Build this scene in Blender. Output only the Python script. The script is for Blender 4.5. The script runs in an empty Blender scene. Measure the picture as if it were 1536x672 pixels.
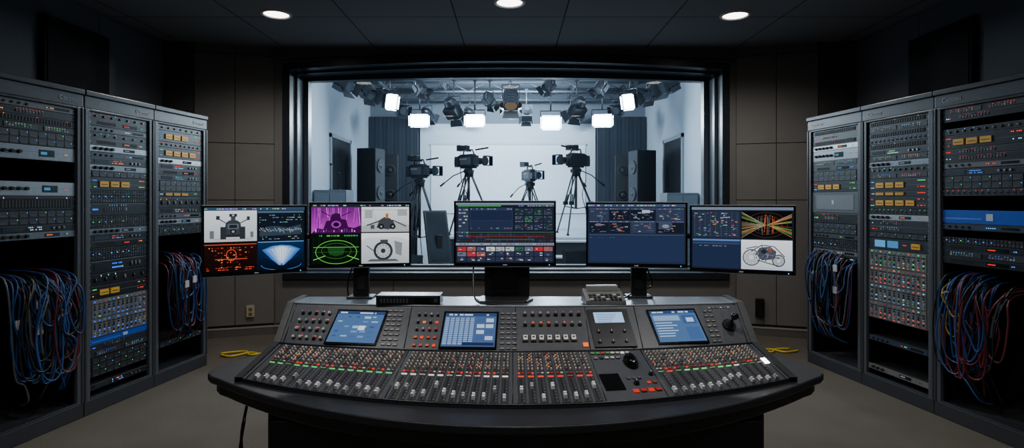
import bpy, math, random
from mathutils import Vector, Matrix
R = random.Random(7)
pi = math.pi
scene = bpy.context.scene

# ------------------------------------------------------------------ materials
def lin(c):
    out = []
    for x in c[:3]:
        x = x / 255.0
        out.append(x / 12.92 if x <= 0.04045 else ((x + 0.055) / 1.055) ** 2.4)
    return (out[0], out[1], out[2], 1.0)

MATS = {}
def attr_mat(name, rough=0.5, metal=0.0, emis=0.0, nscale=40.0, bump=0.0, namt=0.15, bumpscale=400):
    m = bpy.data.materials.new(name); m.use_nodes = True
    nt = m.node_tree; N = nt.nodes; L = nt.links
    N.clear()
    out = N.new('ShaderNodeOutputMaterial')
    at = N.new('ShaderNodeAttribute'); at.attribute_name = 'Col'
    if emis > 0:
        e = N.new('ShaderNodeEmission'); e.inputs['Strength'].default_value = emis
        L.new(at.outputs['Color'], e.inputs['Color']); L.new(e.outputs[0], out.inputs[0])
    else:
        p = N.new('ShaderNodeBsdfPrincipled')
        tc = N.new('ShaderNodeTexCoord')
        nz = N.new('ShaderNodeTexNoise'); nz.inputs['Scale'].default_value = nscale; nz.inputs['Detail'].default_value = 3
        L.new(tc.outputs['Object'], nz.inputs['Vector'])
        mr = N.new('ShaderNodeMapRange'); mr.inputs['To Min'].default_value = 1 - namt; mr.inputs['To Max'].default_value = 1 + namt
        L.new(nz.outputs['Fac'], mr.inputs['Value'])
        mx = N.new('ShaderNodeVectorMath'); mx.operation = 'SCALE'
        L.new(at.outputs['Color'], mx.inputs[0]); L.new(mr.outputs[0], mx.inputs['Scale'])
        L.new(mx.outputs[0], p.inputs['Base Color'])
        mr2 = N.new('ShaderNodeMapRange'); mr2.inputs['To Min'].default_value = max(0.02, rough - 0.08); mr2.inputs['To Max'].default_value = min(1, rough + 0.08)
        L.new(nz.outputs['Fac'], mr2.inputs['Value']); L.new(mr2.outputs[0], p.inputs['Roughness'])
        p.inputs['Metallic'].default_value = metal
        if bump > 0:
            n2 = N.new('ShaderNodeTexNoise'); n2.inputs['Scale'].default_value = bumpscale; n2.inputs['Detail'].default_value = 2
            L.new(tc.outputs['Object'], n2.inputs['Vector'])
            b = N.new('ShaderNodeBump'); b.inputs['Strength'].default_value = bump; b.inputs['Distance'].default_value = 0.004
            L.new(n2.outputs['Fac'], b.inputs['Height']); L.new(b.outputs[0], p.inputs['Normal'])
        L.new(p.outputs[0], out.inputs[0])
    MATS[name] = m
attr_mat('paint', 0.45)
attr_mat('satin', 0.33)
attr_mat('matte', 0.85)
attr_mat('fabric', 0.95, nscale=6, bump=0.4, namt=0.10, bumpscale=160)
attr_mat('carpet', 1.0, nscale=3, bump=0.9, namt=0.22, bumpscale=120)
attr_mat('metal', 0.35, metal=0.85)
attr_mat('gloss', 0.15)
attr_mat('led', emis=1.5)
attr_mat('screen', emis=1.25)
attr_mat('bright', emis=26)
attr_mat('lamp', emis=9)

def ceil_mat():
    m = bpy.data.materials.new('ceiling_tiles'); m.use_nodes = True
    nt = m.node_tree; N = nt.nodes; L = nt.links
    p = N['Principled BSDF']; p.inputs['Roughness'].default_value = 0.9
    tc = N.new('ShaderNodeTexCoord'); mp = N.new('ShaderNodeMapping')
    mp.inputs['Location'].default_value = (0.51, -0.14, 0)
    L.new(tc.outputs['Object'], mp.inputs['Vector'])
    br = N.new('ShaderNodeTexBrick'); br.offset = 0.0; br.squash = 1.0
    br.inputs['Scale'].default_value = 1.0
    br.inputs['Brick Width'].default_value = 0.985; br.inputs['Row Height'].default_value = 1.0
    br.inputs['Mortar Size'].default_value = 0.007; br.inputs['Mortar Smooth'].default_value = 0.1
    br.inputs['Color1'].default_value = lin((122, 124, 128)); br.inputs['Color2'].default_value = lin((116, 118, 122))
    br.inputs['Mortar'].default_value = lin((48, 48, 50))
    L.new(mp.outputs[0], br.inputs['Vector']); L.new(br.outputs['Color'], p.inputs['Base Color'])
    b = N.new('ShaderNodeBump'); b.invert = True; b.inputs['Strength'].default_value = 0.6; b.inputs['Distance'].default_value = 0.01
    L.new(br.outputs['Fac'], b.inputs['Height']); L.new(b.outputs[0], p.inputs['Normal'])
    MATS['ceiling'] = m
ceil_mat()
def glass_mat():
    m = bpy.data.materials.new('window_glass'); m.use_nodes = True
    nt = m.node_tree; N = nt.nodes; L = nt.links; N.clear()
    out = N.new('ShaderNodeOutputMaterial'); t = N.new('ShaderNodeBsdfTransparent'); g = N.new('ShaderNodeBsdfGlossy')
    t.inputs['Color'].default_value = (0.90, 0.96, 1.0, 1); g.inputs['Roughness'].default_value = 0.02
    nz = N.new('ShaderNodeTexNoise'); nz.inputs['Scale'].default_value = 0.6
    mr = N.new('ShaderNodeMapRange'); mr.inputs['To Min'].default_value = 0.04; mr.inputs['To Max'].default_value = 0.06
    L.new(nz.outputs['Fac'], mr.inputs['Value'])
    mx = N.new('ShaderNodeMixShader'); L.new(mr.outputs[0], mx.inputs[0])
    L.new(t.outputs[0], mx.inputs[1]); L.new(g.outputs[0], mx.inputs[2]); L.new(mx.outputs[0], out.inputs[0])
    MATS['glass'] = m
glass_mat()

# ------------------------------------------------------------------ mesh builder
class MB:
    def __init__(s):
        s.v = []; s.f = []; s.c = []; s.m = []; s.s = []; s.M = Matrix.Identity(4)
    def add(s, vs, fs, col, mat='paint', smooth=False):
        b = len(s.v); c = lin(col)
        s.v += [s.M @ Vector(v) for v in vs]
        for f in fs:
            s.f.append([i + b for i in f]); s.c.append(c); s.m.append(mat); s.s.append(smooth)
        return s
    def box(s, x0, x1, y0, y1, z0, z1, col, mat='paint'):
        return s.add([(x0,y0,z0),(x1,y0,z0),(x1,y1,z0),(x0,y1,z0),(x0,y0,z1),(x1,y0,z1),(x1,y1,z1),(x0,y1,z1)],
                     [(0,3,2,1),(4,5,6,7),(0,1,5,4),(1,2,6,5),(2,3,7,6),(3,0,4,7)], col, mat)
    def cyl(s, p0, p1, r0, r1, col, mat='paint', n=12, caps=True, capcol=None, capmat=None):
        p0 = Vector(p0); p1 = Vector(p1); d = (p1 - p0).normalized()
        a = d.orthogonal().normalized(); b = d.cross(a)
        vs = []
        for p, r in ((p0, r0), (p1, r1)):
            for i in range(n):
                t = 2 * pi * i / n
                vs.append(p + a * (r * math.cos(t)) + b * (r * math.sin(t)))
        s.add(vs, [(i, (i + 1) % n, n + (i + 1) % n, n + i) for i in range(n)], col, mat, n > 6)
        if caps:
            s.add(vs[:n], [list(range(n))[::-1]], col, mat)
            s.add(vs[n:], [list(range(n))], capcol or col, capmat or mat)
        return s
    def tube(s, pts, r, col, mat='paint', n=6):
        pts = [Vector(p) for p in pts]; vs = []
        up = None
        for i, p in enumerate(pts):
            d = (pts[min(i + 1, len(pts) - 1)] - pts[max(i - 1, 0)])
            d = d.normalized() if d.length > 1e-9 else Vector((0, 0, 1))
            if up is None: up = d.orthogonal().normalized()
            a = (up - d * up.dot(d))
            a = a.normalized() if a.length > 1e-6 else d.orthogonal().normalized()
            up = a; b = d.cross(a)
            for k in range(n):
                t = 2 * pi * k / n
                vs.append(p + a * (r * math.cos(t)) + b * (r * math.sin(t)))
        fs = []
        for i in range(len(pts) - 1):
            for k in range(n):
                fs.append((i*n+k, i*n+(k+1) % n, (i+1)*n+(k+1) % n, (i+1)*n+k))
        fs.append(list(range(n))[::-1]); fs.append([(len(pts)-1)*n + k for k in range(n)])
        return s.add(vs, fs, col, mat, True)
    def poly(s, pts, col, mat='paint'):
        return s.add(pts, [list(range(len(pts)))], col, mat)
    def prism(s, pts, z0, z1, col, mat='paint'):
        n = len(pts)
        vs = [(p[0], p[1], z0) for p in pts] + [(p[0], p[1], z1) for p in pts]
        fs = [list(range(n))[::-1], [n + i for i in range(n)]] + [(i, (i+1) % n, n+(i+1) % n, n+i) for i in range(n)]
        return s.add(vs, fs, col, mat)
    def grid(s, rows, col, mat='paint', smooth=True):
        n = len(rows[0]); vs = [p for r in rows for p in r]
        fs = [(j*n+i, j*n+i+1, (j+1)*n+i+1, (j+1)*n+i) for j in range(len(rows)-1) for i in range(n-1)]
        return s.add(vs, fs, col, mat, smooth)
    def sphere(s, c, r, col, mat='paint', n=12, m=8, sz=1.0):
        rows = []
        for j in range(m + 1):
            ph = pi * j / m
            rows.append([(c[0] + r*math.sin(ph)*math.cos(2*pi*i/n), c[1] + r*math.sin(ph)*math.sin(2*pi*i/n), c[2] - r*sz*math.cos(ph)) for i in range(n + 1)])
        return s.grid(rows, col, mat)

def meta(o, parent=None, label=None, category=None, group=None, kind=None):
    if parent is not None: o.parent = parent
    if label: o['label'] = label
    if category and parent is None: o['category'] = category
    if group: o['group'] = group
    if kind: o['kind'] = kind
    return o
def make(mb, name, loc=(0,0,0), rot=(0,0,0), parent=None, label=None, category=None, group=None, kind=None, bevel=0, world=False, seg=2):
    me = bpy.data.meshes.new(name)
    off = Vector((0,0,0))
    if world:
        off = Vector(parent.location) if parent is not None else Vector(loc)
    me.from_pydata([v - off for v in mb.v], [], mb.f)
    names = sorted(set(mb.m))
    for nme in names: me.materials.append(MATS[nme])
    idx = {k: i for i, k in enumerate(names)}
    me.polygons.foreach_set('material_index', [idx[k] for k in mb.m])
    me.polygons.foreach_set('use_smooth', mb.s)
    at = me.attributes.new('Col', 'FLOAT_COLOR', 'CORNER')
    buf = []
    for f, c in zip(mb.f, mb.c): buf.extend(list(c) * len(f))
    at.data.foreach_set('color', buf)
    me.update()
    o = bpy.data.objects.new(name, me)
    scene.collection.objects.link(o)
    if not (world and parent is not None):
        o.location = loc
    o.rotation_euler = rot
    if bevel:
        b = o.modifiers.new('bevel', 'BEVEL'); b.width = bevel; b.segments = seg; b.limit_method = 'ANGLE'; b.angle_limit = 0.7
    return meta(o, parent, label, category, group, kind)
def empty(name, loc, rot=(0,0,0), **k):
    o = bpy.data.objects.new(name, None); o.empty_display_size = 0.1
    scene.collection.objects.link(o); o.location = loc; o.rotation_euler = rot
    return meta(o, **k)
def text_obj(s, size, col, name, loc, rot, parent, mat='paint'):
    cu = bpy.data.curves.new(name, 'FONT'); cu.body = s; cu.size = size; cu.extrude = 0.001; cu.align_x = 'CENTER'; cu.align_y = 'CENTER'
    t = bpy.data.objects.new(name, cu); scene.collection.objects.link(t)
    bpy.context.view_layer.update()
    me = bpy.data.meshes.new_from_object(t.evaluated_get(bpy.context.evaluated_depsgraph_get()))
    bpy.data.objects.remove(t)
    at = me.attributes.new('Col', 'FLOAT_COLOR', 'CORNER')
    at.data.foreach_set('color', list(lin(col)) * len(me.loops))
    me.materials.clear(); me.materials.append(MATS[mat])
    o = bpy.data.objects.new(name, me); scene.collection.objects.link(o)
    o.location = loc; o.rotation_euler = rot; o.parent = parent
    return o
def lamp(name, typ, loc, energy, color=(1,1,1), target=None, parent=None, **k):
    l = bpy.data.lights.new(name, typ); l.energy = energy; l.color = color
    for a, b in k.items(): setattr(l, a, b)
    o = bpy.data.objects.new(name, l); scene.collection.objects.link(o)
    o.location = loc
    if target is not None:
        o.rotation_euler = (Vector(target) - Vector(loc)).to_track_quat('-Z', 'Y').to_euler()
    if parent is not None:
        o.location = Vector(loc) - Vector(parent.location); o.parent = parent
    return o
def smooth(pts, n=6):
    P = [Vector(p) for p in pts]; P = [P[0]] + P + [P[-1]]; out = []
    for i in range(1, len(P) - 2):
        for k in range(n):
            t = k / n; a, b, c, d = P[i-1], P[i], P[i+1], P[i+2]
            out.append(0.5*((2*b) + (c-a)*t + (2*a-5*b+4*c-d)*t*t + (3*b-a-3*c+d)*t**3))
    out.append(P[-2]); return out

# ------------------------------------------------------------------ camera
cam = bpy.data.cameras.new('camera'); cam.lens = 850/1536*36; cam.sensor_width = 36; cam.shift_y = -36/1536
co = bpy.data.objects.new('camera', cam); scene.collection.objects.link(co)
co.location = (0, 0, 1.46); co.rotation_euler = (pi/2, 0, 0); cam.clip_start = 0.02
scene.camera = co
w = bpy.data.worlds.new('world'); scene.world = w; w.use_nodes = True
w.node_tree.nodes['Background'].inputs[0].default_value = (0.01, 0.011, 0.013, 1)

# ------------------------------------------------------------------ control room shell
HC = 3.12
WALLC = (112, 109, 106)
DARKW = (84, 86, 91)
def struct(mb, name, bevel=0, label=None):
    return make(mb, name, kind='structure', bevel=bevel, label=label)
m = MB(); m.box(-3.75, 3.75, -2.2, 6.2, -0.1, 0, (90, 83, 73), 'carpet'); struct(m, 'floor')
m = MB(); m.box(-3.75, 3.75, -2.2, 6.6, HC, HC + 0.1, (70, 70, 70), 'ceiling'); struct(m, 'ceiling')
m = MB(); m.box(-3.75, -3.65, -2.2, 6.6, 0, HC, DARKW, 'fabric')
for y in (0.2, 1.4, 2.6, 3.8, 5.0):
    m.box(-3.65, -3.635, y, y + 1.19, 0.1, 3.1, DARKW, 'fabric')
struct(m, 'wall_left')
m = MB(); m.box(3.6, 3.7, -2.2, 6.6, 0, HC, DARKW, 'fabric')
for y in (0.2, 1.4, 2.6, 3.8, 5.0):
    m.box(3.585, 3.6, y, y + 1.19, 0.1, 3.1, DARKW, 'fabric')
struct(m, 'wall_right')
m = MB(); m.box(-3.75, 3.75, -2.3, -2.2, 0, HC, DARKW, 'fabric'); struct(m, 'wall_rear')

def loop(x0, x1, z0, ze, zm, y, n=25):
    xc = (x0 + x1) / 2; hw = (x1 - x0) / 2
    a = [(x0 + (x1-x0)*i/(n-1), y, z0) for i in range(n)]
    b = [(x1 - (x1-x0)*i/(n-1), y, ze + (zm-ze)*(1 - ((x1-(x1-x0)*i/(n-1)-xc)/hw)**2)) for i in range(n)]
    return a + b
def ring(mb, A, B, col, mat):
    n = len(A)
    mb.add(A + B, [(i, (i+1) % n, n+(i+1) % n, n+i) for i in range(n)], col, mat)
casing_out = loop(-2.49, 2.36, 0.60, 2.94, 3.035, 6.2)
m = MB(); ring(m, loop(-2.60, 2.45, 0, HC, HC, 6.2), casing_out, WALLC, 'fabric')
for a, b in ((-2.58, -1.3), (-1.29, -0.07), (-0.06, 1.17), (1.18, 2.43)):
    m.box(a, b, 6.185, 6.2, 0.12, 0.585, WALLC, 'fabric')
ring(m, loop(-2.60, 2.45, 0, HC, HC, 6.6), loop(-2.49, 2.36, 0.60, 2.94, 3.035, 6.6), (150, 155, 160), 'matte')
struct(m, 'wall_front')
def wing(name, p, q, r):
    m = MB()
    def seg(a, b, cols, shade):
        a = Vector(a); b = Vector(b); d = (b - a); L = d.length; d.normalize()
        M = Matrix(((d.x, -d.y, 0, a.x), (d.y, d.x, 0, a.y), (0, 0, 1, 0), (0, 0, 0, 1)))
        m.M = M
        m.box(0, L, 0.0, 0.25, 0, HC, (44, 42, 41), 'matte')
        for i in range(cols):
            x0 = L*i/cols + 0.004; x1 = L*(i+1)/cols - 0.004
            for z0, z1 in ((0.12, 1.456), (1.464, 2.066), (2.074, 3.02)):
                m.box(x0, x1, -0.012, 0, z0, z1, shade, 'fabric')
            m.box(x0, x1, -0.004, 0, 3.03, HC, shade, 'fabric')
    if p[0] < 0:
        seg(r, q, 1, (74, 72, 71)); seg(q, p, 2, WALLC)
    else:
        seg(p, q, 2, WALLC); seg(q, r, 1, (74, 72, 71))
    struct(m, name)
wing('wall_front_angled', (-2.60, 6.2), (-3.34, 5.96), (-3.65, 5.90))
wing('wall_front_angled_right', (2.45, 6.2), (3.22, 5.96), (3.6, 5.90))
m = MB()
def bb(a, b):
    a = Vector(a); b = Vector(b); d = (b-a); L = d.length; d.normalize()
    m.M = Matrix(((d.x, -d.y, 0, a.x), (d.y, d.x, 0, a.y), (0, 0, 1, 0), (0, 0, 0, 1)))
    m.box(0, L, -0.022, 0.0, 0, 0.08, (96, 93, 90), 'paint'); m.box(0, L, -0.026, 0.0, 0.08, 0.095, (150, 146, 140), 'paint')
bb((-3.34, 5.945), (-2.6, 6.185)); bb((-2.6, 6.185), (2.45, 6.185)); bb((2.45, 6.185), (3.22, 5.945))
struct(m, 'baseboard_front')
m = MB(); n = 31
rows = []
for zf in (0, 1):
    rows.append([(-2.60 + 5.05*i/(n-1), 6.17, (2.985 + 0.075*(1-((i/(n-1))*2-1)**2)) if zf == 0 else HC) for i in range(n)])
m.grid(rows, (90, 88, 86), 'matte')
rows = [[(-2.60 + 5.05*i/(n-1), y, 2.985 + 0.075*(1-((i/(n-1))*2-1)**2)) for i in range(n)] for y in (6.17, 6.2)]
m.grid(rows, (50, 48, 46), 'matte')
struct(m, 'trim_1')

m = MB()
FR = (34, 38, 44)
o1 = loop(-2.49, 2.36, 0.60, 2.94, 3.035, 6.14); i1 = loop(-2.41, 2.28, 0.67, 2.875, 2.965, 6.14)
ring(m, casing_out, o1, FR, 'satin'); ring(m, o1, i1, FR, 'satin')
i2 = loop(-2.41, 2.28, 0.67, 2.875, 2.965, 6.30); ring(m, i1, i2, (28, 32, 38), 'satin')
i3 = loop(-2.385, 2.25, 0.69, 2.86, 2.93, 6.30); ring(m, i2, i3, (60, 70, 82), 'satin')
i4 = loop(-2.385, 2.25, 0.69, 2.86, 2.93, 6.50); ring(m, i3, i4, (46, 55, 66), 'satin')
i5 = loop(-2.335, 2.20, 0.715, 2.82, 2.865, 6.50); ring(m, i4, i5, (60, 70, 82), 'satin')
i6 = loop(-2.335, 2.20, 0.715, 2.82, 2.865, 6.60); ring(m, i5, i6, (60, 68, 78), 'satin')
i7 = loop(-2.49, 2.36, 0.60, 2.94, 3.035, 6.60); ring(m, i6, i7, FR, 'satin')
wf = struct(m, 'window_1')
m = MB(); m.poly(loop(-2.335, 2.20, 0.715, 2.82, 2.865, 6.53), (255, 255, 255), 'glass')
g = make(m, 'window_pane', parent=wf, kind='structure')

def downlight(x, y, e):
    r = empty('recessed_ceiling_light', (x, y, HC), label='round recessed ceiling downlight, switched on', category='ceiling light', group='round downlights in the ceiling')
    m = MB(); n = 28
    def circ(rad, z): return [(rad*math.cos(2*pi*i/n), rad*math.sin(2*pi*i/n), z) for i in range(n)]
    for A, B, c in ((circ(0.135, -0.001), circ(0.13, -0.012), (190, 190, 188)), (circ(0.13, -0.012), circ(0.112, -0.014), (200, 200, 198)), (circ(0.112, -0.014), circ(0.105, -0.003), (120, 120, 118))):
        m.add(A + B, [(i, (i+1) % n, n+(i+1) % n, n+i) for i in range(n)], c, 'paint', True)
    make(m, 'trim_ring', parent=r)
    m = MB(); m.poly(circ(0.106, -0.004), (255, 246, 232), 'lamp'); make(m, 'diffuser', parent=r)
    lamp('downlight_lamp', 'SPOT', (x, y, HC - 0.04), e, (1.0, 0.965, 0.92), target=(x, y, 0), parent=r, spot_size=2.7, spot_blend=0.75, shadow_soft_size=0.1)
for x, y, e in ((-2.10, 5.05, 84), (-0.02, 4.75, 66), (2.0, 5.08, 84), (-1.25, 1.9, 66), (1.25, 1.9, 66), (0, 1.5, 74), (-1.8, -0.8, 36), (1.8, -0.8, 36)):  # fixtures above the console and behind the camera are unseen, added for brightness
    downlight(x, y, e)

def wall_panel(x, y0, y1, z0, z1, d):
    s = 1 if d > 0 else -1
    r = empty('wall_loudspeaker', (x, (y0+y1)/2, z0), label='flat black wall-mounted loudspeaker panel above the racks', category='loudspeaker', group='black wall loudspeakers')
    h = (y1-y0)/2; H = z1-z0
    m = MB(); m.box(min(0, s*0.05), max(0, s*0.05), -h, h, 0, H, (8, 8, 9), 'matte'); make(m, 'cabinet', parent=r, bevel=0.006)
    m = MB(); m.box(min(s*0.05, s*0.058), max(s*0.05, s*0.058), -h+0.02, h-0.02, 0.02, H-0.02, (5, 5, 6), 'fabric'); make(m, 'grille', parent=r)
wall_panel(-3.635, 4.35, 5.05, 2.36, 2.90, 1)
wall_panel(3.585, 4.36, 5.06, 2.34, 2.88, -1)

# ------------------------------------------------------------------ equipment racks
RC = (80, 83, 90)
LEDC = [(60, 235, 120), (255, 60, 40), (60, 140, 255), (255, 160, 60), (120, 210, 255)]
GREYS = [(100, 104, 108), (130, 130, 128), (70, 74, 80), (170, 170, 166)]
def led_run(m, x, z, n, step, cols, s=0.0030, y=-0.006):
    c = R.choice(cols)
    for i in range(n):
        if R.random() < 0.75:
            m.box(x+i*step-s, x+i*step+s, y, -0.004, z-s, z+s, c if R.random() < .8 else R.choice(cols), 'led')
        else:
            m.box(x+i*step-s, x+i*step+s, y, -0.004, z-s, z+s, (60, 62, 66), 'paint')
def oneU(m, w, h, tint, busy=1.0):
    cs = tint or LEDC
    v = R.randint(0, 7); mid = h*.5
    m.box(.012, w-.012, -.005, -.004, h*.94, h*.99, R.choice([(86, 90, 96), (62, 66, 72), (110, 114, 118)]), 'paint')
    if v == 0:
        led_run(m, .03, mid, R.randint(2, 5), .012, cs)
        n = R.randint(9, 16); x0 = .12
        for i in range(n): m.box(x0+i*.020, x0+i*.020+.013, -.008, -.004, mid-.006, mid+.006, R.choice([(82, 86, 92), (120, 124, 128), (56, 60, 66)]), 'paint')
        led_run(m, x0+.006, h*.84, n, .020, cs, .0014)
    elif v == 1:
        n = R.randint(6, 10)
        for i in range(n):
            x = .05+(w-.1)*i/(n-1); m.cyl((x, -.004, mid), (x, -.012, mid), .0085, .007, R.choice([(34, 36, 40), (34, 36, 40), (120, 122, 126)]), 'satin', 8); m.box(x-.001, x+.001, -.0125, -.012, mid, mid+.006, (200, 200, 200), 'paint')
        led_run(m, .035, h*.82, 4, .06, cs, .0022)
    elif v == 2:
        for i in range(16): m.box(.06+i*.010, .065+i*.010, -.0045, -.004, h*.2, h*.75, (8, 8, 9), 'matte')
        m.box(w*.55, w*.8, -.006, -.004, h*.2, h*.75, (14, 18, 24), 'gloss'); m.box(w*.57, w*.66, -.0065, -.006, h*.38, h*.56, R.choice([(60, 130, 170), (210, 100, 40), (200, 46, 34), (50, 96, 200)]), 'led')
        led_run(m, w*.84, mid, 3, .012, cs)
    elif v == 3:
        n = 13
        for i in range(n):
            x = .035+(w-.07)*i/(n-1); m.box(x-.010, x+.010, -.006, -.004, h*.2, h*.75, (70, 74, 80), 'paint'); m.box(x-.0065, x+.0065, -.007, -.006, h*.3, h*.6, (10, 10, 12), 'matte')
        led_run(m, .035, h*.86, n, (w-.07)/(n-1), cs, .0018)
    elif v == 4:
        m.box(.04, .16, -.006, -.004, h*.2, h*.8, (46, 52, 62), 'gloss'); led_run(m, .19, h*.66, 9, .011, cs, .0026); led_run(m, .19, h*.32, 9, .011, cs, .0026)
        for i in range(3): m.cyl((w*.70+i*.035, -.004, mid), (w*.70+i*.035, -.012, mid), .009, .008, (140, 142, 144), 'metal', 8)
    elif v == 5:
        for i in range(2):
            a = .05+i*(w*.48); m.box(a, a+w*.4, -.007, -.004, h*.15, h*.85, (44, 48, 56), 'paint')
            for k in range(9): m.box(a+.008+k*.018, a+.019+k*.018, -.009, -.007, h*.3, h*.55, R.choice(GREYS), 'paint')
            led_run(m, a+.014, h*.74, 9, .018, cs, .0018, -.0085)
    elif v == 6:
        m.box(.015, w-.015, -.0055, -.004, h*.12, h*.85, R.choice([(112, 116, 120), (82, 90, 102), (52, 66, 90), (70, 72, 76)]), 'satin')
        for k in range(4):
            x = .05+k*.045; m.cyl((x, -.0055, mid), (x, -.013, mid), .0085, .007, (20, 21, 24), 'satin', 8)
        m.box(w*.72, w*.92, -.0065, -.0055, h*.3, h*.7, (24, 26, 30), 'gloss'); led_run(m, .30, mid, 5, .013, cs, .0028, -.0075)
    else:
        m.box(.03, w-.03, -.006, -.004, h*.15, h*.82, (20, 22, 25), 'matte')
        for k in range(22): m.box(.04+k*(w-.08)/22, .04+k*(w-.08)/22+.008, -.007, -.006, h*.22, h*.75, (40, 43, 48), 'paint')
        led_run(m, .05, h*.9, 3, .2, cs, .002)
def unit(kind, U, w, loc, th, tint=None):
    h = U*0.0445 - 0.003
    info = {'amp': ('rack_amplifier', 'silver rack-mounted amplifier with round knobs'), 'led': ('rack_processor', 'black rack-mounted processor with small indicator lights'),
            'yellow': ('rack_router', 'black rack-mounted router with yellow label plates'), 'patch': ('patch_panel', 'black patch panel with rows of sockets'),
            'modules': ('module_frame', 'silver frame of upright card modules with lights'), 'panel': ('rack_shelf_unit', 'plain grey-blue rack panel unit'),
            'blue': ('rack_storage_unit', 'bright blue faced rack-mounted unit'), 'display': ('rack_display_unit', 'rack-mounted unit with small cyan display'),
            'drive': ('rack_server', 'dark rack-mounted server with drive bays')}[kind]
    fc = {'amp': R.choice([(150, 152, 152), (126, 128, 130), (176, 176, 174)]), 'led': R.choice([(28, 30, 34), (20, 21, 24), (42, 46, 54), (24, 26, 30)]), 'yellow': (28, 30, 36),
          'patch': (24, 27, 32), 'modules': (92, 96, 100), 'panel': (94, 102, 112), 'blue': (28, 84, 190), 'display': (40, 46, 56), 'drive': (26, 28, 32)}[kind]
    fm = 'metal' if kind in ('amp',) else 'satin'
    m = MB(); m.box(0, w, -0.004, 0, 0, h, fc, fm); m.box(0.015, w-0.015, 0, 0.34, 0.001, h-0.001, (40, 41, 44), 'paint')
    for x in (0.008, w-0.008):
        for z in (0.25*h, 0.75*h): m.cyl((x, -0.004, z), (x, -0.006, z), 0.003, 0.003, (170, 170, 170), 'metal', 6)
    if kind == 'panel':
        m.box(0.05, w-0.05, -0.006, -0.004, h*0.15, h*0.85, (114, 124, 134), 'paint'); m.box(w*0.45, w*0.5, -0.008, -0.006, h*0.4, h*0.6, (200, 205, 210), 'paint')
    if kind == 'blue':
        m.box(0.02, w*0.5, -0.006, -0.004, h*0.3, h*0.42, (80, 130, 230), 'paint'); m.box(w*0.55, w*0.63, -0.006, -0.004, h*0.25, h*0.75, (190, 205, 230), 'paint')
    root = make(m, info[0], loc=loc, rot=(0, 0, th), label=info[1], category='rack equipment', group='rack-mounted equipment')
    if kind in ('panel', 'blue'): return root
    m = MB()
    rows = max(1, int(U))
    if kind == 'amp':
        hs = h*.5
        for i in range(R.randint(3, 5)):
            x = .05+i*.045; m.cyl((x, -0.004, hs), (x, -0.018, hs), min(0.012, h*0.3), min(0.010, h*0.25), (40, 42, 44), 'gloss', 10)
        a = w*R.uniform(.5, .6); m.box(a, a+0.10, -0.006, -0.004, h*0.25, h*0.75, (16, 20, 24), 'gloss'); m.box(a+.01, a+.05, -0.0065, -0.006, h*0.4, h*0.6, R.choice([(60, 110, 140), (170, 90, 46), (90, 100, 110)]), 'led')
        led_run(m, w*.86, hs, 2, .014, tint or LEDC)
        for k in range(rows): m.box(.02, w-.02, -.0045, -.004, .0445*k+.002, .0445*k+.0035, (70, 72, 74), 'paint')
    elif kind == 'led':
        if U >= 2 and R.random() < .2:
            m.M = Matrix.Scale(2, 4, (0, 0, 1)); oneU(m, w, .0415, tint)
        else:
            for r in range(rows):
                m.M = Matrix.Translation((0, 0, r*0.0445)); oneU(m, w, .0415, tint)
    elif kind == 'yellow':
        for r in range(rows):
            m.M = Matrix.Translation((0, 0, r*0.0445)); hh = .0415
            led_run(m, .03, hh*.5, 3, .012, tint or LEDC); led_run(m, w-.09, hh*.6, 6, .011, tint or [(255, 60, 40), (90, 230, 120)])
            m.box(.012, w-.012, -.005, -.004, hh*.93, hh*.99, (100, 104, 110), 'paint')
    elif kind == 'patch':
        for r in range(rows*2):
            z = (r+0.5)*h/(rows*2)
            cc = R.choice([(66, 70, 76), (54, 60, 68), (92, 96, 102)])
            for i in range(22):
                x = 0.03 + (w-0.06)*i/21
                m.box(x-0.0065, x+0.0065, -0.007, -0.004, z-0.006, z+0.006, cc, 'paint')
                m.box(x-0.0035, x+0.0035, -0.0075, -0.007, z-0.0035, z+0.0035, R.choice([(8, 8, 8)]*5+[(130, 130, 130), (40, 90, 180)]), 'matte')
        led_run(m, .03, h*.5, 7, .05, tint or LEDC, .0024, -.0085)
    elif kind == 'modules':
        n = 12; cw = (w-0.04)/n
        nr = max(1, round(U/3))
        for r in range(nr):
            lc = R.choice(tint or LEDC)
            for i in range(n):
                x = 0.02 + cw*i; z0 = r*h/nr+0.004; z1 = (r+1)*h/nr-0.006
                m.box(x+0.001, x+cw-0.001, -0.008, -0.004, z0, z1, R.choice([(116, 120, 124), (98, 104, 112), (108, 112, 116)]), 'paint')
                for k in range(7):
                    z = z0 + (z1-z0)*(k+0.6)/7.2
                    if k in (1, 3, 4): m.cyl((x+cw/2, -0.008, z), (x+cw/2, -0.014, z), 0.0068, 0.0058, R.choice([(22, 22, 26), (22, 22, 26), (160, 160, 156), (50, 54, 60)]), 'paint', 8)
                    elif k == 5: m.box(x+cw*0.15, x+cw*0.85, -0.010, -0.008, z-0.004, z+0.004, (20, 22, 26), 'paint')
                    else: m.box(x+cw*0.36, x+cw*0.64, -0.010, -0.008, z-0.003, z+0.003, lc if R.random() < .7 else R.choice(LEDC), 'led' if R.random() < 0.5 else 'paint')
    elif kind == 'display':
        m.box(w*0.12, w*0.3, -0.006, -0.004, h*0.2, h*0.8, (80, 145, 190), 'screen'); m.box(w*0.34, w*0.52, -0.006, -0.004, h*0.2, h*0.8, (60, 120, 168), 'screen')
        led_run(m, w*.58, h*.5, 4, .012, LEDC)
    elif kind == 'drive':
        n = 8
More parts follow.
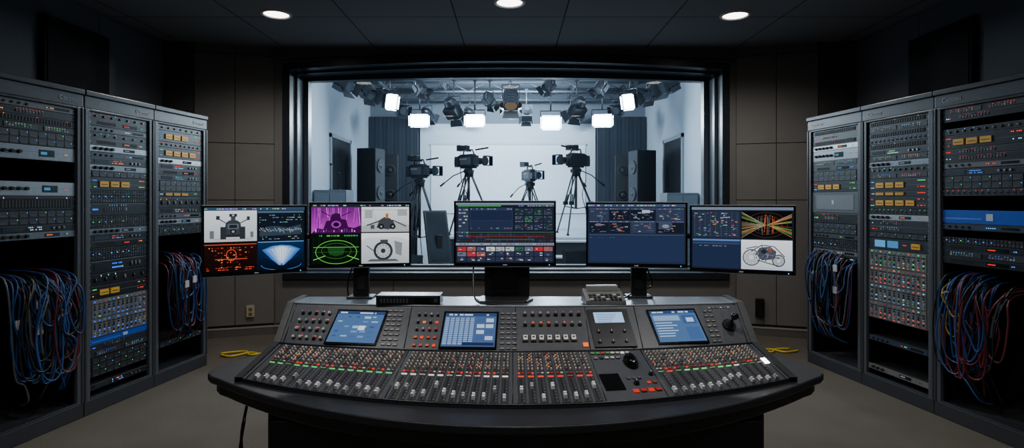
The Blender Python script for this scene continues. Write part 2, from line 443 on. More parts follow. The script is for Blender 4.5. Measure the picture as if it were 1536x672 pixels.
        for r in range(max(1, rows)):
            for i in range(n):
                x = 0.02 + (w-0.04)*i/n; z0 = r*h/max(1, rows)+0.003; z1 = (r+1)*h/max(1, rows)-0.004
                m.box(x+0.002, x+(w-0.04)/n-0.002, -0.008, -0.004, z0, z1, (40, 43, 48), 'paint')
                m.box(x+0.006, x+(w-0.04)/n-0.016, -0.010, -0.008, z0+.006, z0+.011, (76, 80, 86), 'paint')
                if (i+r) % 2: m.box(x+(w-.04)/n-.012, x+(w-.04)/n-.007, -0.009, -0.008, z1-0.011, z1-0.006, R.choice(tint or [(60, 235, 120), (60, 140, 255), (60, 140, 255)]), 'led')
    make(m, 'control_panel', parent=root)
    if kind in ('yellow', 'display'):
        n = R.choice([2, 3, 4]) if kind == 'yellow' else 1
        x = 0.08 if kind == 'yellow' else w*0.74
        for i in range(n):
            q = MB(); q.box(0, 0.072, -0.012, -0.004, h*0.25, h*0.70, (232, 176, 40), 'paint')
            q.box(0.01, 0.062, -0.0125, -0.012, h*0.42, h*0.48, (60, 45, 10), 'paint')
            make(q, 'label_plate', loc=(x + i*0.090, 0, 0), parent=root, label='yellow label plate')
    return root

def rack(origin, th, w, seq, lab, txt):
    o = Vector((origin[0], origin[1], 0))
    r = empty('equipment_rack', o, (0, 0, th), label=lab, category='equipment rack', group='tall open-front equipment racks')
    m = MB()
    D = 0.58
    m.box(0, w, 0, D, 0, 0.10, (50, 52, 57), 'paint'); make(m, 'plinth', parent=r, bevel=0.004)
    m = MB()
    m.box(0.0, 0.045, 0, 0.05, 0.10, 2.08, RC, 'satin'); m.box(w-0.045, w, 0, 0.05, 0.10, 2.08, RC, 'satin')
    m.box(0.0, 0.016, -0.006, 0, 0.10, 2.08, (58, 60, 66), 'satin'); m.box(w-0.016, w, -0.006, 0, 0.10, 2.08, (58, 60, 66), 'satin')
    m.box(0.045, w-.045, 0, .02, 2.065, 2.08, (50, 52, 58), 'satin'); m.box(0.045, w-.045, 0, .02, .10, .112, (50, 52, 58), 'satin')
    make(m, 'door_frame', parent=r, bevel=0.003)
    m = MB(); m.box(0.002, 0.02, 0.05, D, 0.10, 2.08, (30, 31, 34), 'paint'); m.box(w-0.02, w-0.002, 0.05, D, 0.10, 2.08, (30, 31, 34), 'paint')
    m.box(0.02, w-0.02, D-0.02, D, 0.10, 2.08, (8, 8, 9), 'matte'); make(m, 'side_panels', parent=r)
    m = MB(); m.box(0, w, 0, D, 2.08, 2.165, (74, 77, 83), 'satin'); m.box(0, w, -0.014, D, 2.165, 2.2, (52, 54, 60), 'satin')
    make(m, 'header', parent=r, bevel=0.005)
    for a in (0.047, w-0.06):
        m = MB(); m.box(a, a+0.013, 0.022, 0.04, 0.10, 2.08, (48, 50, 54), 'metal')
        for k in range(44):
            z = 0.12+k*0.0445; m.box(a+0.004, a+0.009, 0.0215, 0.022, z, z+0.008, (5, 5, 5), 'matte')
        make(m, 'mounting_rail', parent=r)
    text_obj(txt, 0.042, (176, 178, 184), 'lettering', (w*0.82, -0.002, 2.122) if th > 0 else (w*.2, -.002, 2.122), (pi/2, 0, 0), r)
    Rz = Matrix.Rotation(th, 4, 'Z')
    z = 2.065
    for it in seq:
        k, U = it[0], it[1]; tint = it[2] if len(it) > 2 else None
        z -= U*0.0445
        if z < 0.11: break
        if k == 'gap': continue
        p = o + Rz @ Vector((0.05, 0.018, z))
        unit(k, U, w-0.10, p, th, tint)
    return r
OR = [(255, 140, 50), (255, 100, 40)]; RD = [(255, 40, 30), (255, 60, 50), (120, 220, 255)]; BL = [(60, 130, 255), (80, 180, 255), (40, 90, 255)]
WT = [(210, 225, 235), (120, 210, 255), (90, 230, 140)]
thL = math.atan2(0.99, 0.143); thR = math.atan2(-0.987, 0.16)
sL1 = [('led',1,OR),('led',1,OR),('led',1,OR),('led',1,WT),('drive',2),('amp',2),('gap',3),('amp',2),('led',2,WT),('drive',2),('led',1,WT),('amp',1),('gap',26)]
sL2 = [('led',2),('led',1,WT),('led',2),('amp',1),('led',2),('amp',1),('drive',1),('yellow',2),('patch',2),('led',2,BL),('patch',2),('amp',1),('led',2),('patch',2),('led',2,BL),('led',2,WT),('yellow',2),('modules',6,BL),('blue',1),('led',2,BL),('drive',3),('gap',1),('led',1),('gap',2)]
sL3 = [('led',1),('yellow',2),('led',1),('yellow',2),('amp',1),('led',2,RD),('led',1),('drive',2),('yellow',1),('led',2),('led',2,RD),('amp',1),('patch',2),('gap',4),('gap',15),('drive',1),('gap',6)]
sR1 = [('led',3),('amp',1),('amp',2),('led',2),('drive',2),('yellow',2),('panel',4),('led',2),('drive',2),('led',1),('patch',2),('led',2),('gap',20)]
sR2 = [('led',2),('led',2,BL),('led',2,WT),('led',1),('amp',1),('led',2),('yellow',2),('yellow',1,RD),('yellow',2),('led',1),('amp',1),('led',2,RD),('drive',1),('display',2),('modules',12),('gap',3),('led',1),('gap',4),('amp',1)]
sR3 = [('led',2,RD),('gap',1),('led',1,BL),('yellow',2,RD),('led',1,RD),('led',2,RD),('led',1,BL),('drive',2),('led',1),('gap',2),('blue',2),('led',1,BL),('gap',1),('patch',1),('led',3,BL),('gap',25)]
L0 = [(-2.963, 3.20), (-2.875, 3.81), (-2.788, 4.415)]
for i, (s_, lab) in enumerate(((sL1, 'grey open rack with orange-lit units and hanging cable loops'), (sL2, 'grey open rack densely filled with lit audio and patch units'), (sL3, 'grey open rack with yellow-labelled units and blue cable loops'))):
    rack(L0[i], thL, 0.609, s_, lab, 'Cacoosi')
R0 = [(2.67, 5.12), (2.773, 4.49), (2.875, 3.857)]
for i, (s_, lab) in enumerate(((sR1, 'grey open rack with grey panel and blue cable loops'), (sR2, 'grey open rack with yellow labels and dense silver module frames'), (sR3, 'grey open rack with bright blue unit and large cable loops'))):
    rack(R0[i], thR, 0.638, s_, lab, 'Cacoosi')

def cable_bundle(origin, th, w, ztop, zbot, n, cols, grp, xc):
    Rz = Matrix.Rotation(th, 4, 'Z'); o = Vector((origin[0], origin[1], 0))
    for i in range(n):
        c, cn = R.choice(cols)
        xa = min(w-.10, max(.10, R.gauss(xc-.05, .10))); xb = min(w-0.09, max(0.09, xa + R.uniform(0, 0.18)))
        zt = ztop - R.uniform(0, 0.08); zb = zbot + (R.random()**1.6)*0.6*(ztop-zbot); yo = -R.uniform(0.0, 0.07)-0.012
        xm = min(w-.11, max(.11, (xa+xb)/2 + R.uniform(-0.04, 0.04)))
        sp = R.uniform(0.02, 0.10)
        J = lambda k=.012: R.uniform(-k, k)
        pts = [(xa, 0.30, zt+0.02), (xa, 0.08, zt+0.02), (xa-sp*0.1, yo*0.7, zt-0.04), (xm-sp+J(.02), yo+J(.01), (zt+zb)/2+J(.04)), (xm-sp*0.7+J(), yo, zb+0.06+J()), (xm+J(), yo, zb), (xm+sp*0.7+J(), yo, zb+0.05+J()), (xm+sp+J(.02), yo*0.8, (zt+zb)/2+J(.05)), (xb+sp*0.1+J(), yo*0.5, zt-0.06), (xb, 0.10, zt-0.02), (xb, 0.30, zt-0.02)]
        if R.random() < 0.22:
            pts = pts[:6] + [(xm+0.03+J(.03), yo*0.5, zb-0.10), (xm+0.04+J(.04), 0.08, max(0.14, zbot-0.14))]
        pts = [(min(w-.03, max(.03, p[0])), p[1], p[2]) for p in pts]
        W = [o + Rz @ Vector(p) for p in smooth(pts, 5)]
        m = MB(); m.tube(W, R.uniform(0.0045, 0.0070), c, 'satin', 6)
        ob = make(m, 'cable', loc=W[0], world=True, label='%s cable hanging in a loop from a rack' % cn, category='cable', group=grp)
        if R.random() < 0.12:
            q = W[14]; t = MB(); rr = Rz @ Vector((1, 0, 0)); f = Rz @ Vector((0, -1, 0))
            t.M = Matrix(((rr.x, f.x, 0, q.x-W[0].x), (rr.y, f.y, 0, q.y-W[0].y), (0, 0, 1, q.z-W[0].z), (0, 0, 0, 1)))
            t.box(-0.022, 0.022, 0.004, 0.010, -0.028, 0.028, (190, 190, 196), 'matte')
            make(t, 'cable_tag', parent=ob, label='white paper tag')
CC = [((28, 62, 116), 'blue'), ((28, 62, 116), 'blue'), ((44, 88, 146), 'blue'), ((20, 22, 26), 'black'), ((20, 22, 26), 'black'), ((26, 28, 32), 'black'), ((96, 34, 46), 'red'), ((84, 90, 100), 'grey')]
cable_bundle(L0[0], thL, 0.61, 1.00, 0.34, 44, CC, 'cable loops on the first rack', .36)
cable_bundle(L0[2], thL, 0.61, 1.02, 0.40, 34, CC + [((130, 60, 84), 'pink')], 'cable loops on the third rack', .32)
cable_bundle(R0[0], thR, 0.64, 1.02, 0.40, 34, CC, 'cable loops on the fourth rack', .30)
cable_bundle(R0[2], thR, 0.64, 0.98, 0.32, 46, CC + [((140, 120, 50), 'yellow')], 'cable loops on the sixth rack', .28)

# ------------------------------------------------------------------ mixing console
PR = [(1.77, 1.27, 2.32, .75), (1.92, 1.065, 2.20, .764), (2.24, .985, 2.37, .86), (2.44, .985, 2.52, 1.0), (2.70, .985, 2.70, 1.0)]
def PL(k, u, dz=0):
    yc, Xe, ye, h = PR[k]; return Vector((Xe*u, yc+(ye-yc)*u*u, h+dz))
def S(s, u):
    k = int(min(s, 3.999)); return PL(k, u).lerp(PL(k+1, u), s-k)
def frame(s, u, off=0.0):
    k = int(min(s, 3.999)); a = PL(k, u); b = PL(k+1, u)
    p = a.lerp(b, s-k); tu = (S(s, u+.01)-S(s, u-.01)).normalized(); tv = (b-a).normalized()
    n = tu.cross(tv).normalized(); tv = n.cross(tu)
    p = p + n*off
    return Matrix(((tu.x, tv.x, n.x, p.x), (tu.y, tv.y, n.y, p.y), (tu.z, tv.z, n.z, p.z), (0, 0, 0, 1)))
CON = empty('mixing_console', (0, 2.35, 0), label='large curved dark grey broadcast mixing console with faders and displays', category='mixing console')
def cpart(m, name, parent=None, **k):
    o = make(m, name, world=True, parent=CON, **k)
    if parent is not None:
        o.parent = parent
    return o
CB = (74, 77, 83)
N = 48; US = [-1 + 2*i/N for i in range(N+1)]
out = [(PR[0][1]*u, PR[0][0]+(PR[0][2]-PR[0][0])*u*u) for u in [-.93 + 1.86*i/40 for i in range(41)]]
rc = [(1.225, 2.275), (1.258, 2.315), (1.270, 2.365), (1.260, 2.43), (1.20, 2.56), (1.13, 2.72)]
pts = out + rc + [(-x, y) for x, y in rc[::-1]]
m = MB(); m.prism(pts, 0.722, 0.752, (42, 44, 49), 'satin'); cpart(m, 'armrest', bevel=0.006, seg=3)
m = MB()
inn = [(p[0]*0.975, 2.72-(2.72-p[1])*0.975) for p in pts]
m.prism(inn, 0.672, 0.722, (18, 19, 22), 'satin'); cpart(m, 'underside_rail', bevel=0.006)
m = MB()
m.grid([[PL(1, u, -0.02) for u in US], [PL(1, u) for u in US], [PL(2, u) for u in US]], CB, 'satin', False)
for u in (-1, 1):
    a, b = PL(1, u), PL(2, u)
    m.poly([a, b, Vector((b.x, b.y, 0.74)), Vector((a.x, a.y, 0.74))], CB, 'satin')
body = cpart(m, 'fader_bed')
m = MB()
m.grid([[PL(2, u) for u in US], [PL(3, u) for u in US]], (74, 77, 83), 'satin', False)
m.grid([[PL(3, u) for u in US], [PL(4, u) for u in US], [PL(4, u) - Vector((0, 0, 0.26)) for u in US]], (78, 86, 98), 'satin', False)  # bluish tint of rear top paints in light from the studio
for u in (-1, 1):
    b, c, d = PL(2, u), PL(3, u), PL(4, u)
    m.poly([b, c, d, Vector((d.x, d.y, 0.74)), Vector((b.x, b.y, 0.74))], (60, 62, 66), 'satin')
cpart(m, 'meter_bridge')
for sgn in (-1, 1):
    m = MB()
    path = [PL(1, sgn), PL(2, sgn), PL(3, sgn), PL(4, sgn)]
    x = [p + Vector((0, 0, 0.008)) for p in path]
    oo = [Vector((p.x + sgn*0.028, p.y, p.z)) for p in x]
    lo = [Vector((p.x, p.y, 0.745)) for p in oo]
    lo2 = [Vector((p.x, p.y, 0.745)) for p in x]
    m.grid([lo2, x, oo, lo], (44, 46, 50), 'satin', False)
    cpart(m, 'end_cheek')
m = MB()
for k in (1, 2, 3):
    m.tube([PL(k, u, 0.002) for u in US], 0.004, (34, 36, 40) if k < 3 else (130, 136, 144), 'satin', 6)
for u in (-.985, -.433, -.012, .292, .505, .985):
    m.tube([PL(1, u), PL(2, u)], 0.0022, (18, 18, 20), 'satin', 4)
for u in (-.985, -.455, -.0, .302, .52, .985):
    m.tube([PL(2, u), PL(3, u)], 0.0022, (18, 18, 20), 'satin', 4)
cpart(m, 'panel_seams')
m = MB(); m.box(-0.93, 0.93, 2.12, 2.66, 0.0, 0.66, (18, 18, 20), 'paint')
for x in (-0.93, -0.31, 0.31): m.box(x+0.01, x+0.61, 2.105, 2.12, 0.06, 0.64, (24, 24, 27), 'paint')
cpart(m, 'pedestal', bevel=0.006)

def strip(u, du, zone):
    L = (PL(2, u)-PL(1, u)).length; M = frame(1.5, u); w = du*0.5
    k = L/0.334
    m = MB(); m.M = M
    def Y(v): return (v-0.5)*L
    m.box(-w*0.88, w*0.88, Y(0.03), Y(0.975), 0.0, 0.0015, (52, 54, 59), 'satin')
    m.box(-w*0.88, -w*0.82, Y(0.03), Y(0.975), 0.0015, 0.002, (110, 112, 116), 'satin')
    # two neat columns of small light caps
    for r in range(6):
        v = 0.62 + r*0.060
        c = [(214, 200, 184), (190, 178, 164), (224, 212, 198)][(r + int(zone)) % 3]
        for sx in (-0.42, 0.42):
            x = sx*w
            m.cyl((x, Y(v), .0015), (x, Y(v), .009), w*.22, w*.18, c if R.random() < .85 else (110, 106, 102), 'paint', 6)
        if R.random() < 0.16: m.box(-w*.10, w*.10, Y(v)-.0025*k, Y(v)+.0025*k, 0.0015, 0.003, R.choice([(255, 70, 50), (255, 150, 60)]), 'led')
    for sx in (-.42, .42):
        q = R.random()
        m.box(sx*w-w*.24, sx*w+w*.24, Y(.55)-.0035*k, Y(.55)+.0035*k, .0015, .005, (205, 48, 34) if q < .55 else R.choice([(220, 216, 208), (110, 112, 116)]), 'led' if q < .25 else 'paint')
    c = {0: (80, 190, 100), 1: (220, 216, 206), 2: (215, 60, 48), 3: (100, 220, 115)}[zone]
    if R.random() < .25: c = R.choice([(80, 200, 100), (215, 56, 42), (220, 220, 212)])
    m.box(-w*.62, w*.62, Y(0.49)-0.0030*k, Y(0.49)+0.0030*k, 0.0015, 0.004, c, 'led' if R.random() < .8 else 'paint')
    m.box(-0.0018, 0.0018, Y(0.05), Y(0.45), 0.0015, 0.0022, (4, 4, 5), 'matte')
    for t in range(8):
        y = Y(0.06 + 0.37*t/7)
        m.box(w*.30, w*.58, y-0.0006, y+0.0006, 0.0015, 0.002, (160, 160, 160), 'paint')
    s = cpart(m, 'channel_strip')
    fv = R.choice([0.10, 0.12, 0.14, 0.18, 0.24, 0.30, 0.12])
    f = MB(); f.M = M
    y = Y(fv); a = .0150*k
    cc = R.choice([(228, 228, 230), (228, 228, 230), (208, 210, 214), (160, 162, 166)])
    f.add([(-w*.36, y-a, .0022), (w*.36, y-a, .0022), (w*.36, y+a, .0022), (-w*.36, y+a, .0022), (-w*.29, y-a*.75, .014), (w*.29, y-a*.75, .014), (w*.29, y+a*.75, .014), (-w*.29, y+a*.75, .014)],
          [(0,3,2,1),(4,5,6,7),(0,1,5,4),(1,2,6,5),(2,3,7,6),(3,0,4,7)], cc, 'paint')
    f.box(-w*.29, w*.29, y-.0012, y+.0012, .014, .0145, (20, 20, 20), 'paint')
    cpart(f, 'fader_cap', parent=s, label='silver fader cap')
for z_, (u0, u1, n) in enumerate(((-.965, -.445, 14), (-.422, -.022, 12), (.0, .282, 8), (.515, .965, 13))):
    for i in range(n):
        du = (u1-u0)/n
        strip(u0 + du*(i+.5), du, z_)

def rect(name, s, u0, u1, v0, v1, h, col, mat='satin', fn=None, label=None, bevel=0):
    uc = (u0+u1)/2; M = frame(s + (v0+v1)/2, uc)
    Ls = (PL(s+1, uc)-PL(s, uc)).length; W = (S(s+.5, u1)-S(s+.5, u0)).length/2; H = (v1-v0)*Ls/2
    m = MB(); m.M = M; m.box(-W, W, -H, H, 0.0, h, col, mat)
    if fn: fn(m, W, H, h)
    return cpart(m, name, label=label, bevel=bevel)
def disp(style):
    def fn(m, W, H, h):
        m.box(-W*.93, W*.93, -H*.9, H*.9, h, h+0.0006, (74, 104, 146) if style != 2 else (70, 92, 134), 'screen')
        z = h+.0006
        def q(x0, x1, y0, y1, c, d=.0003): m.box(W*x0, W*x1, H*y0, H*y1, z, z+d, c, 'screen')
        q(-.93, .93, .72, .9, (44, 66, 108))
        for i in range(12): 
            a = R.uniform(-.9, .7); q(a, a+R.uniform(.05, .15), .76, .84, (190, 210, 235), .0005)
        if style == 1:
            for r in range(5):
                for c in range(5):
                    x = -.8+c*.33; y = .6-r*.28
                    if R.random() < .75: q(x, x+R.uniform(.12, .26), y-R.uniform(.04, .14), y, R.choice([(52, 82, 136), (150, 185, 220), (64, 98, 150), (100, 140, 190)]), .0005)
            q(.1, .35, -.2, .05, (210, 230, 250), .0007)
        elif style == 2:
            for c in range(6): q(-.9+c*.18, -.76+c*.18, -.8, .65, (134, 160, 196), .0004)
            for r in range(14): 
                y = .6-r*.1; q(-.9, .15, y, y+.025, (50, 78, 130), .0006)
            for r in range(4):
                for c in range(2): q(.25+c*.32, .52+c*.32, .4-r*.32, .6-r*.32, R.choice([(170, 195, 225), (60, 90, 140)]), .0005)
            q(-.2, .9, -.85, -.7, (30, 45, 80), .0005)
        else:
            q(-.85, .2, .3, .6, (130, 160, 200), .0005); q(.3, .85, .1, .6, (58, 86, 132), .0005); q(.45, .75, .2, .45, (170, 200, 235), .0007)
            for r in range(6): q(-.85, .1-R.random()*.4, .15-r*.15, .19-r*.15, (190, 208, 232), .0005)
            q(.3, .85, -.8, -.1, (64, 94, 142), .0005)
    return fn
rect('display_screen', 2, -.79, -.565, .06, .86, .006, (16, 17, 20), 'gloss', disp(1), 'blue touch display')
rect('display_screen', 2, -.31, -.075, .04, .86, .006, (16, 17, 20), 'gloss', disp(2), 'blue touch display with columns')
rect('display_screen', 2, .58, .80, .08, .88, .006, (16, 17, 20), 'gloss', disp(3), 'blue touch display')
def fsmall(m, W, H, h):
    m.box(-W*.72, W*.72, H*.25, H*.82, h, h+.0006, (165, 200, 240), 'screen')
    for i in range(5): m.box(-W*.6, W*(.1+.08*i), H*(.3+.1*i), H*(.33+.1*i), h+.0006, h+.0009, (90, 130, 190), 'screen')
rect('control_module', 2, .315, .49, .06, .90, .007, (34, 36, 40), 'satin', fsmall, 'black module with a small bright display')

def knob(s, u, v, r, h, col, cap=None, name='knob', ring=None):
    M = frame(s+v, u, 0.0); m = MB(); m.M = M
    m.cyl((0, 0, 0), (0, 0, h*.35), r*1.15, r*1.1, (24, 25, 28), 'satin', 12)
    m.cyl((0, 0, h*.3), (0, 0, h), r*.85, r*.75, col, 'satin', 12, capcol=cap)
    m.box(-r*.1, r*.1, 0, r*.7, h, h+.0005, (230, 230, 230), 'paint')
    if ring: m.box(-r*.5, r*.5, r*1.4, r*1.4+.003, 0, .003, ring, 'led')
    return cpart(m, name)
def button(s, u, v, w, l, h, col, glow=False, lab=None):
    M = frame(s+v, u, 0.0); m = MB(); m.M = M
    m.box(-w-.001, w+.001, -l-.001, l+.001, 0, .002, (18, 18, 20), 'satin'); m.box(-w, w, -l, l, .002, h, col, 'led' if glow else 'satin')
    return cpart(m, 'push_button', label=lab)
for c in range(5):
    for r in range(4):
        u = -.945 + c*.031 + r*.002; v = .16+.2*r
        knob(2, u, v, .0075, .014, R.choice([(110, 112, 116), (50, 52, 56), (170, 170, 170)]), ring=R.choice([None, (255, 90, 50), None, (255, 60, 40)]))
for c in range(4):
    for r in range(5):
        u = -.415+c*.027; v = .1+.17*r
        if r in (0, 1) or (r == 3 and c % 2): button(2, u, v, .006, .005, .006, R.choice([(225, 60, 36), (180, 46, 32), (230, 110, 46)]), R.random() < .6, 'red button')
        else: knob(2, u, v, .0065, .012, R.choice([(150, 148, 146), (60, 62, 66), (190, 60, 40)]))
def bank(u0, cols, rows, v0=.1, dv=.11, du=.024):
    m = MB()
    for c in range(cols):
        for r in range(rows):
            m.M = frame(2+v0+dv*r, u0+du*c)
            m.box(-.009, .009, -.005, .005, 0, .004, R.choice([(92, 94, 98), (74, 76, 80), (60, 62, 66)]), 'satin')
            m.box(-.007, .007, -.0012, .0012, .004, .0044, (170, 170, 170), 'paint')
    cpart(m, 'button_bank')
bank(-.545, 3, 8); bank(-.055, 3, 8, .06, .11, .025); bank(.835, 2, 7, .1, .12, .024)
for c in range(8):
    u = .04+c*.033
    knob(2, u, .80, .0085, .016, R.choice([(120, 120, 122), (60, 62, 66)]), ring=(255, 80, 40))
    knob(2, u, .57, .0085, .016, R.choice([(190, 60, 40), (90, 90, 94), (200, 90, 50)]), ring=R.choice([(255, 80, 40), None]))
    if c < 7:
        M = frame(2.26, u); m = MB(); m.M = M
        m.box(-.012, .012, -.016, .016, 0, .005, (30, 30, 33), 'satin'); m.box(-.009, .009, -.012, .012, .005, .013, (222, 220, 214), 'satin'); m.box(-.005, .005, -.002, .006, .013, .0135, (60, 60, 62), 'paint')
        cpart(m, 'channel_key', label='white square key')
button(2, .285, .12, .010, .008, .008, (255, 110, 40), True, 'lit orange button')
for c in range(3):
    for r in range(2): knob(2, .345+.055*c, .16+.22*r, .009, .014, (40, 42, 46))
M = frame(2.45, .925); m = MB(); m.M = M
m.cyl((0, 0, 0), (0, 0, .010), .030, .028, (20, 20, 22), 'satin', 20); m.cyl((0, 0, .01), (0, 0, .03), .020, .008, (14, 14, 16), 'matte', 16); m.cyl((0, 0, .03), (0, 0, .055), .006, .006, (70, 70, 74), 'metal', 10)
m.sphere((0, 0, .066), .016, (16, 16, 18), 'gloss')
cpart(m, 'joystick', label='black ball-topped joystick')
for c in range(6):
    button(2, .86+.018*c, .90, .004, .003, .004, R.choice([(200, 200, 200), (120, 122, 126)]))
rect('touchpad', 1, .300, .372, .20, .50, .004, (14, 14, 16), 'gloss')
for i in range(8): button(1, .305+.02*i, .93, .007, .005, .005, R.choice([(220, 180, 60), (200, 200, 200), (200, 70, 50), (90, 170, 90), (220, 220, 214)]), R.random() < .3)
for i in range(5): button(1, .31+.022*i, .83, .007, .006, .005, R.choice([(120, 122, 126), (200, 200, 196), (60, 62, 66)]))
for i in range(4): button(1, .405+.027*i, .16, .010, .007, .006, (190, 46, 32), i % 2 == 0, 'red button')
for i in range(2): button(1, .465+.022*i, .30, .006, .005, .005, (180, 56, 38), i == 0, 'red button')
for i in range(3): button(1, .40+.02*i, .40, .006, .005, .005, (90, 92, 96))
knob(1, .42, .30, .010, .016, (40, 42, 46)); knob(1, .490, .46, .009, .014, (60, 62, 66))
M = frame(1.50, .975); m = MB(); m.M = M
m.box(-.014, .014, -.018, .018, 0, .003, (18, 18, 20), 'satin'); m.box(-.011, .011, -.015, .015, .003, .006, (255, 255, 250), 'lamp'); cpart(m, 'push_button', label='bright lit white button')
CON.location.x = .015
M = frame(1.72, .438); p = M.to_translation()
m = MB(); m.M = Matrix.Translation(-p) @ M
rows = []
for j in range(11):
    t = j/10; yy = -.044+.088*t; wv = .028*math.sqrt(max(0.02, 1-((t-.5)*1.95)**2)); hh = .034*math.sqrt(max(.02, 1-((t-.42)*1.7)**2))
    rows.append([(wv*math.cos(pi*i/12), yy, .001+hh*math.sin(pi*i/12)) for i in range(13)])
m.grid(rows, (8, 8, 10), 'gloss')
m.poly(rows[0], (8, 8, 10), 'gloss'); m.poly(rows[-1], (8, 8, 10), 'gloss')
m.grid([[r[0] for r in rows], [r[-1] for r in rows]], (8, 8, 10), 'gloss')
mo = make(m, 'computer_mouse', loc=(p.x+.015, p.y, p.z), label='black glossy computer mouse resting on the console', category='computer mouse')
m = MB(); m.M = Matrix.Translation(-p) @ M; m.cyl((-.0025, .020, .0330), (.0025, .020, .0330), .004, .004, (90, 90, 94), 'paint', 8); make(m, 'scroll_wheel', parent=mo)

# ------------------------------------------------------------------ monitors
class Scr:
    def __init__(s, m, W, H): s.m = m; s.W = W; s.H = H; s.k = 0
    def P(s, x, y): return (x*s.W, -0.0004*s.k, s.H*(1-y))
    def rect(s, x0, y0, x1, y1, c, layer=None):
        s.k = layer if layer is not None else s.k
        s.m.poly([s.P(x0, y1), s.P(x1, y1), s.P(x1, y0), s.P(x0, y0)], c, 'screen')
    def vgrad(s, x0, y0, x1, y1, ca, cb, layer, n=14):
        for i in range(n):
            t = i/(n-1); s.rect(x0, y0+(y1-y0)*i/n, x1, y0+(y1-y0)*(i+1)/n, tuple(a+(b-a)*t for a, b in zip(ca, cb)), layer)
    def poly(s, pts, c, layer): s.k = layer; s.m.poly([s.P(*p) for p in pts], c, 'screen')
    def ell(s, cx, cy, rx, ry, c, layer, a0=0, a1=2*pi, n=28): s.poly([(cx+rx*math.cos(a0+(a1-a0)*i/n), cy+ry*math.sin(a0+(a1-a0)*i/n)) for i in range(n)], c, layer)
    def arc(s, cx, cy, rx, ry, t, c, layer, a0=0, a1=2*pi, n=32):
        s.k = layer; asp = s.W/s.H
        for i in range(n):
            a = a0+(a1-a0)*i/n; b = a0+(a1-a0)*(i+1)/n
            s.m.poly([s.P(cx+rx*math.cos(a), cy+ry*math.sin(a)), s.P(cx+rx*math.cos(b), cy+ry*math.sin(b)), s.P(cx+(rx-t)*math.cos(b), cy+(ry-t*asp)*math.sin(b)), s.P(cx+(rx-t)*math.cos(a), cy+(ry-t*asp)*math.sin(a))], c, 'screen')
    def line(s, x0, y0, x1, y1, t, c, layer):
        s.k = layer; dx = (x1-x0)*s.W; dy = (y1-y0)*s.H; L = math.hypot(dx, dy) or 1; nx = -dy/L*t/2; ny = dx/L*t/2
        s.m.poly([s.P(x0+nx, y0+ny*s.W/s.H), s.P(x1+nx, y1+ny*s.W/s.H), s.P(x1-nx, y1-ny*s.W/s.H), s.P(x0-nx, y0-ny*s.W/s.H)], c, 'screen')
    def text(s, x0, y0, x1, y1, rows, c, layer, dens=.7):
        for r in range(rows):
            y = y0+(y1-y0)*(r+.3)/rows; x = x0
            while x < x1:
                wd = R.uniform(.008, .035)
                if R.random() < dens: s.rect(x, y, min(x1, x+wd), y+(y1-y0)/rows*.35, tuple(int(v*R.uniform(.5, 1)) for v in c), layer)
                x += wd+.008
def wheel(s, cx, cy, r, col, layer, bg=(215, 222, 228)):
    a = s.W/s.H
    s.ell(cx, cy, r, r*a, col, layer); s.ell(cx, cy, r*.74, r*.74*a, bg, layer+1); s.arc(cx, cy, r*.62, r*.62*a, .006, (110, 118, 126), layer+2); s.ell(cx, cy, r*.24, r*.24*a, col, layer+3)
    for k in range(12):
        t = pi*k/6; s.line(cx, cy, cx+r*.76*math.cos(t), cy+r*.76*a*math.sin(t), .0035, col, layer+2)
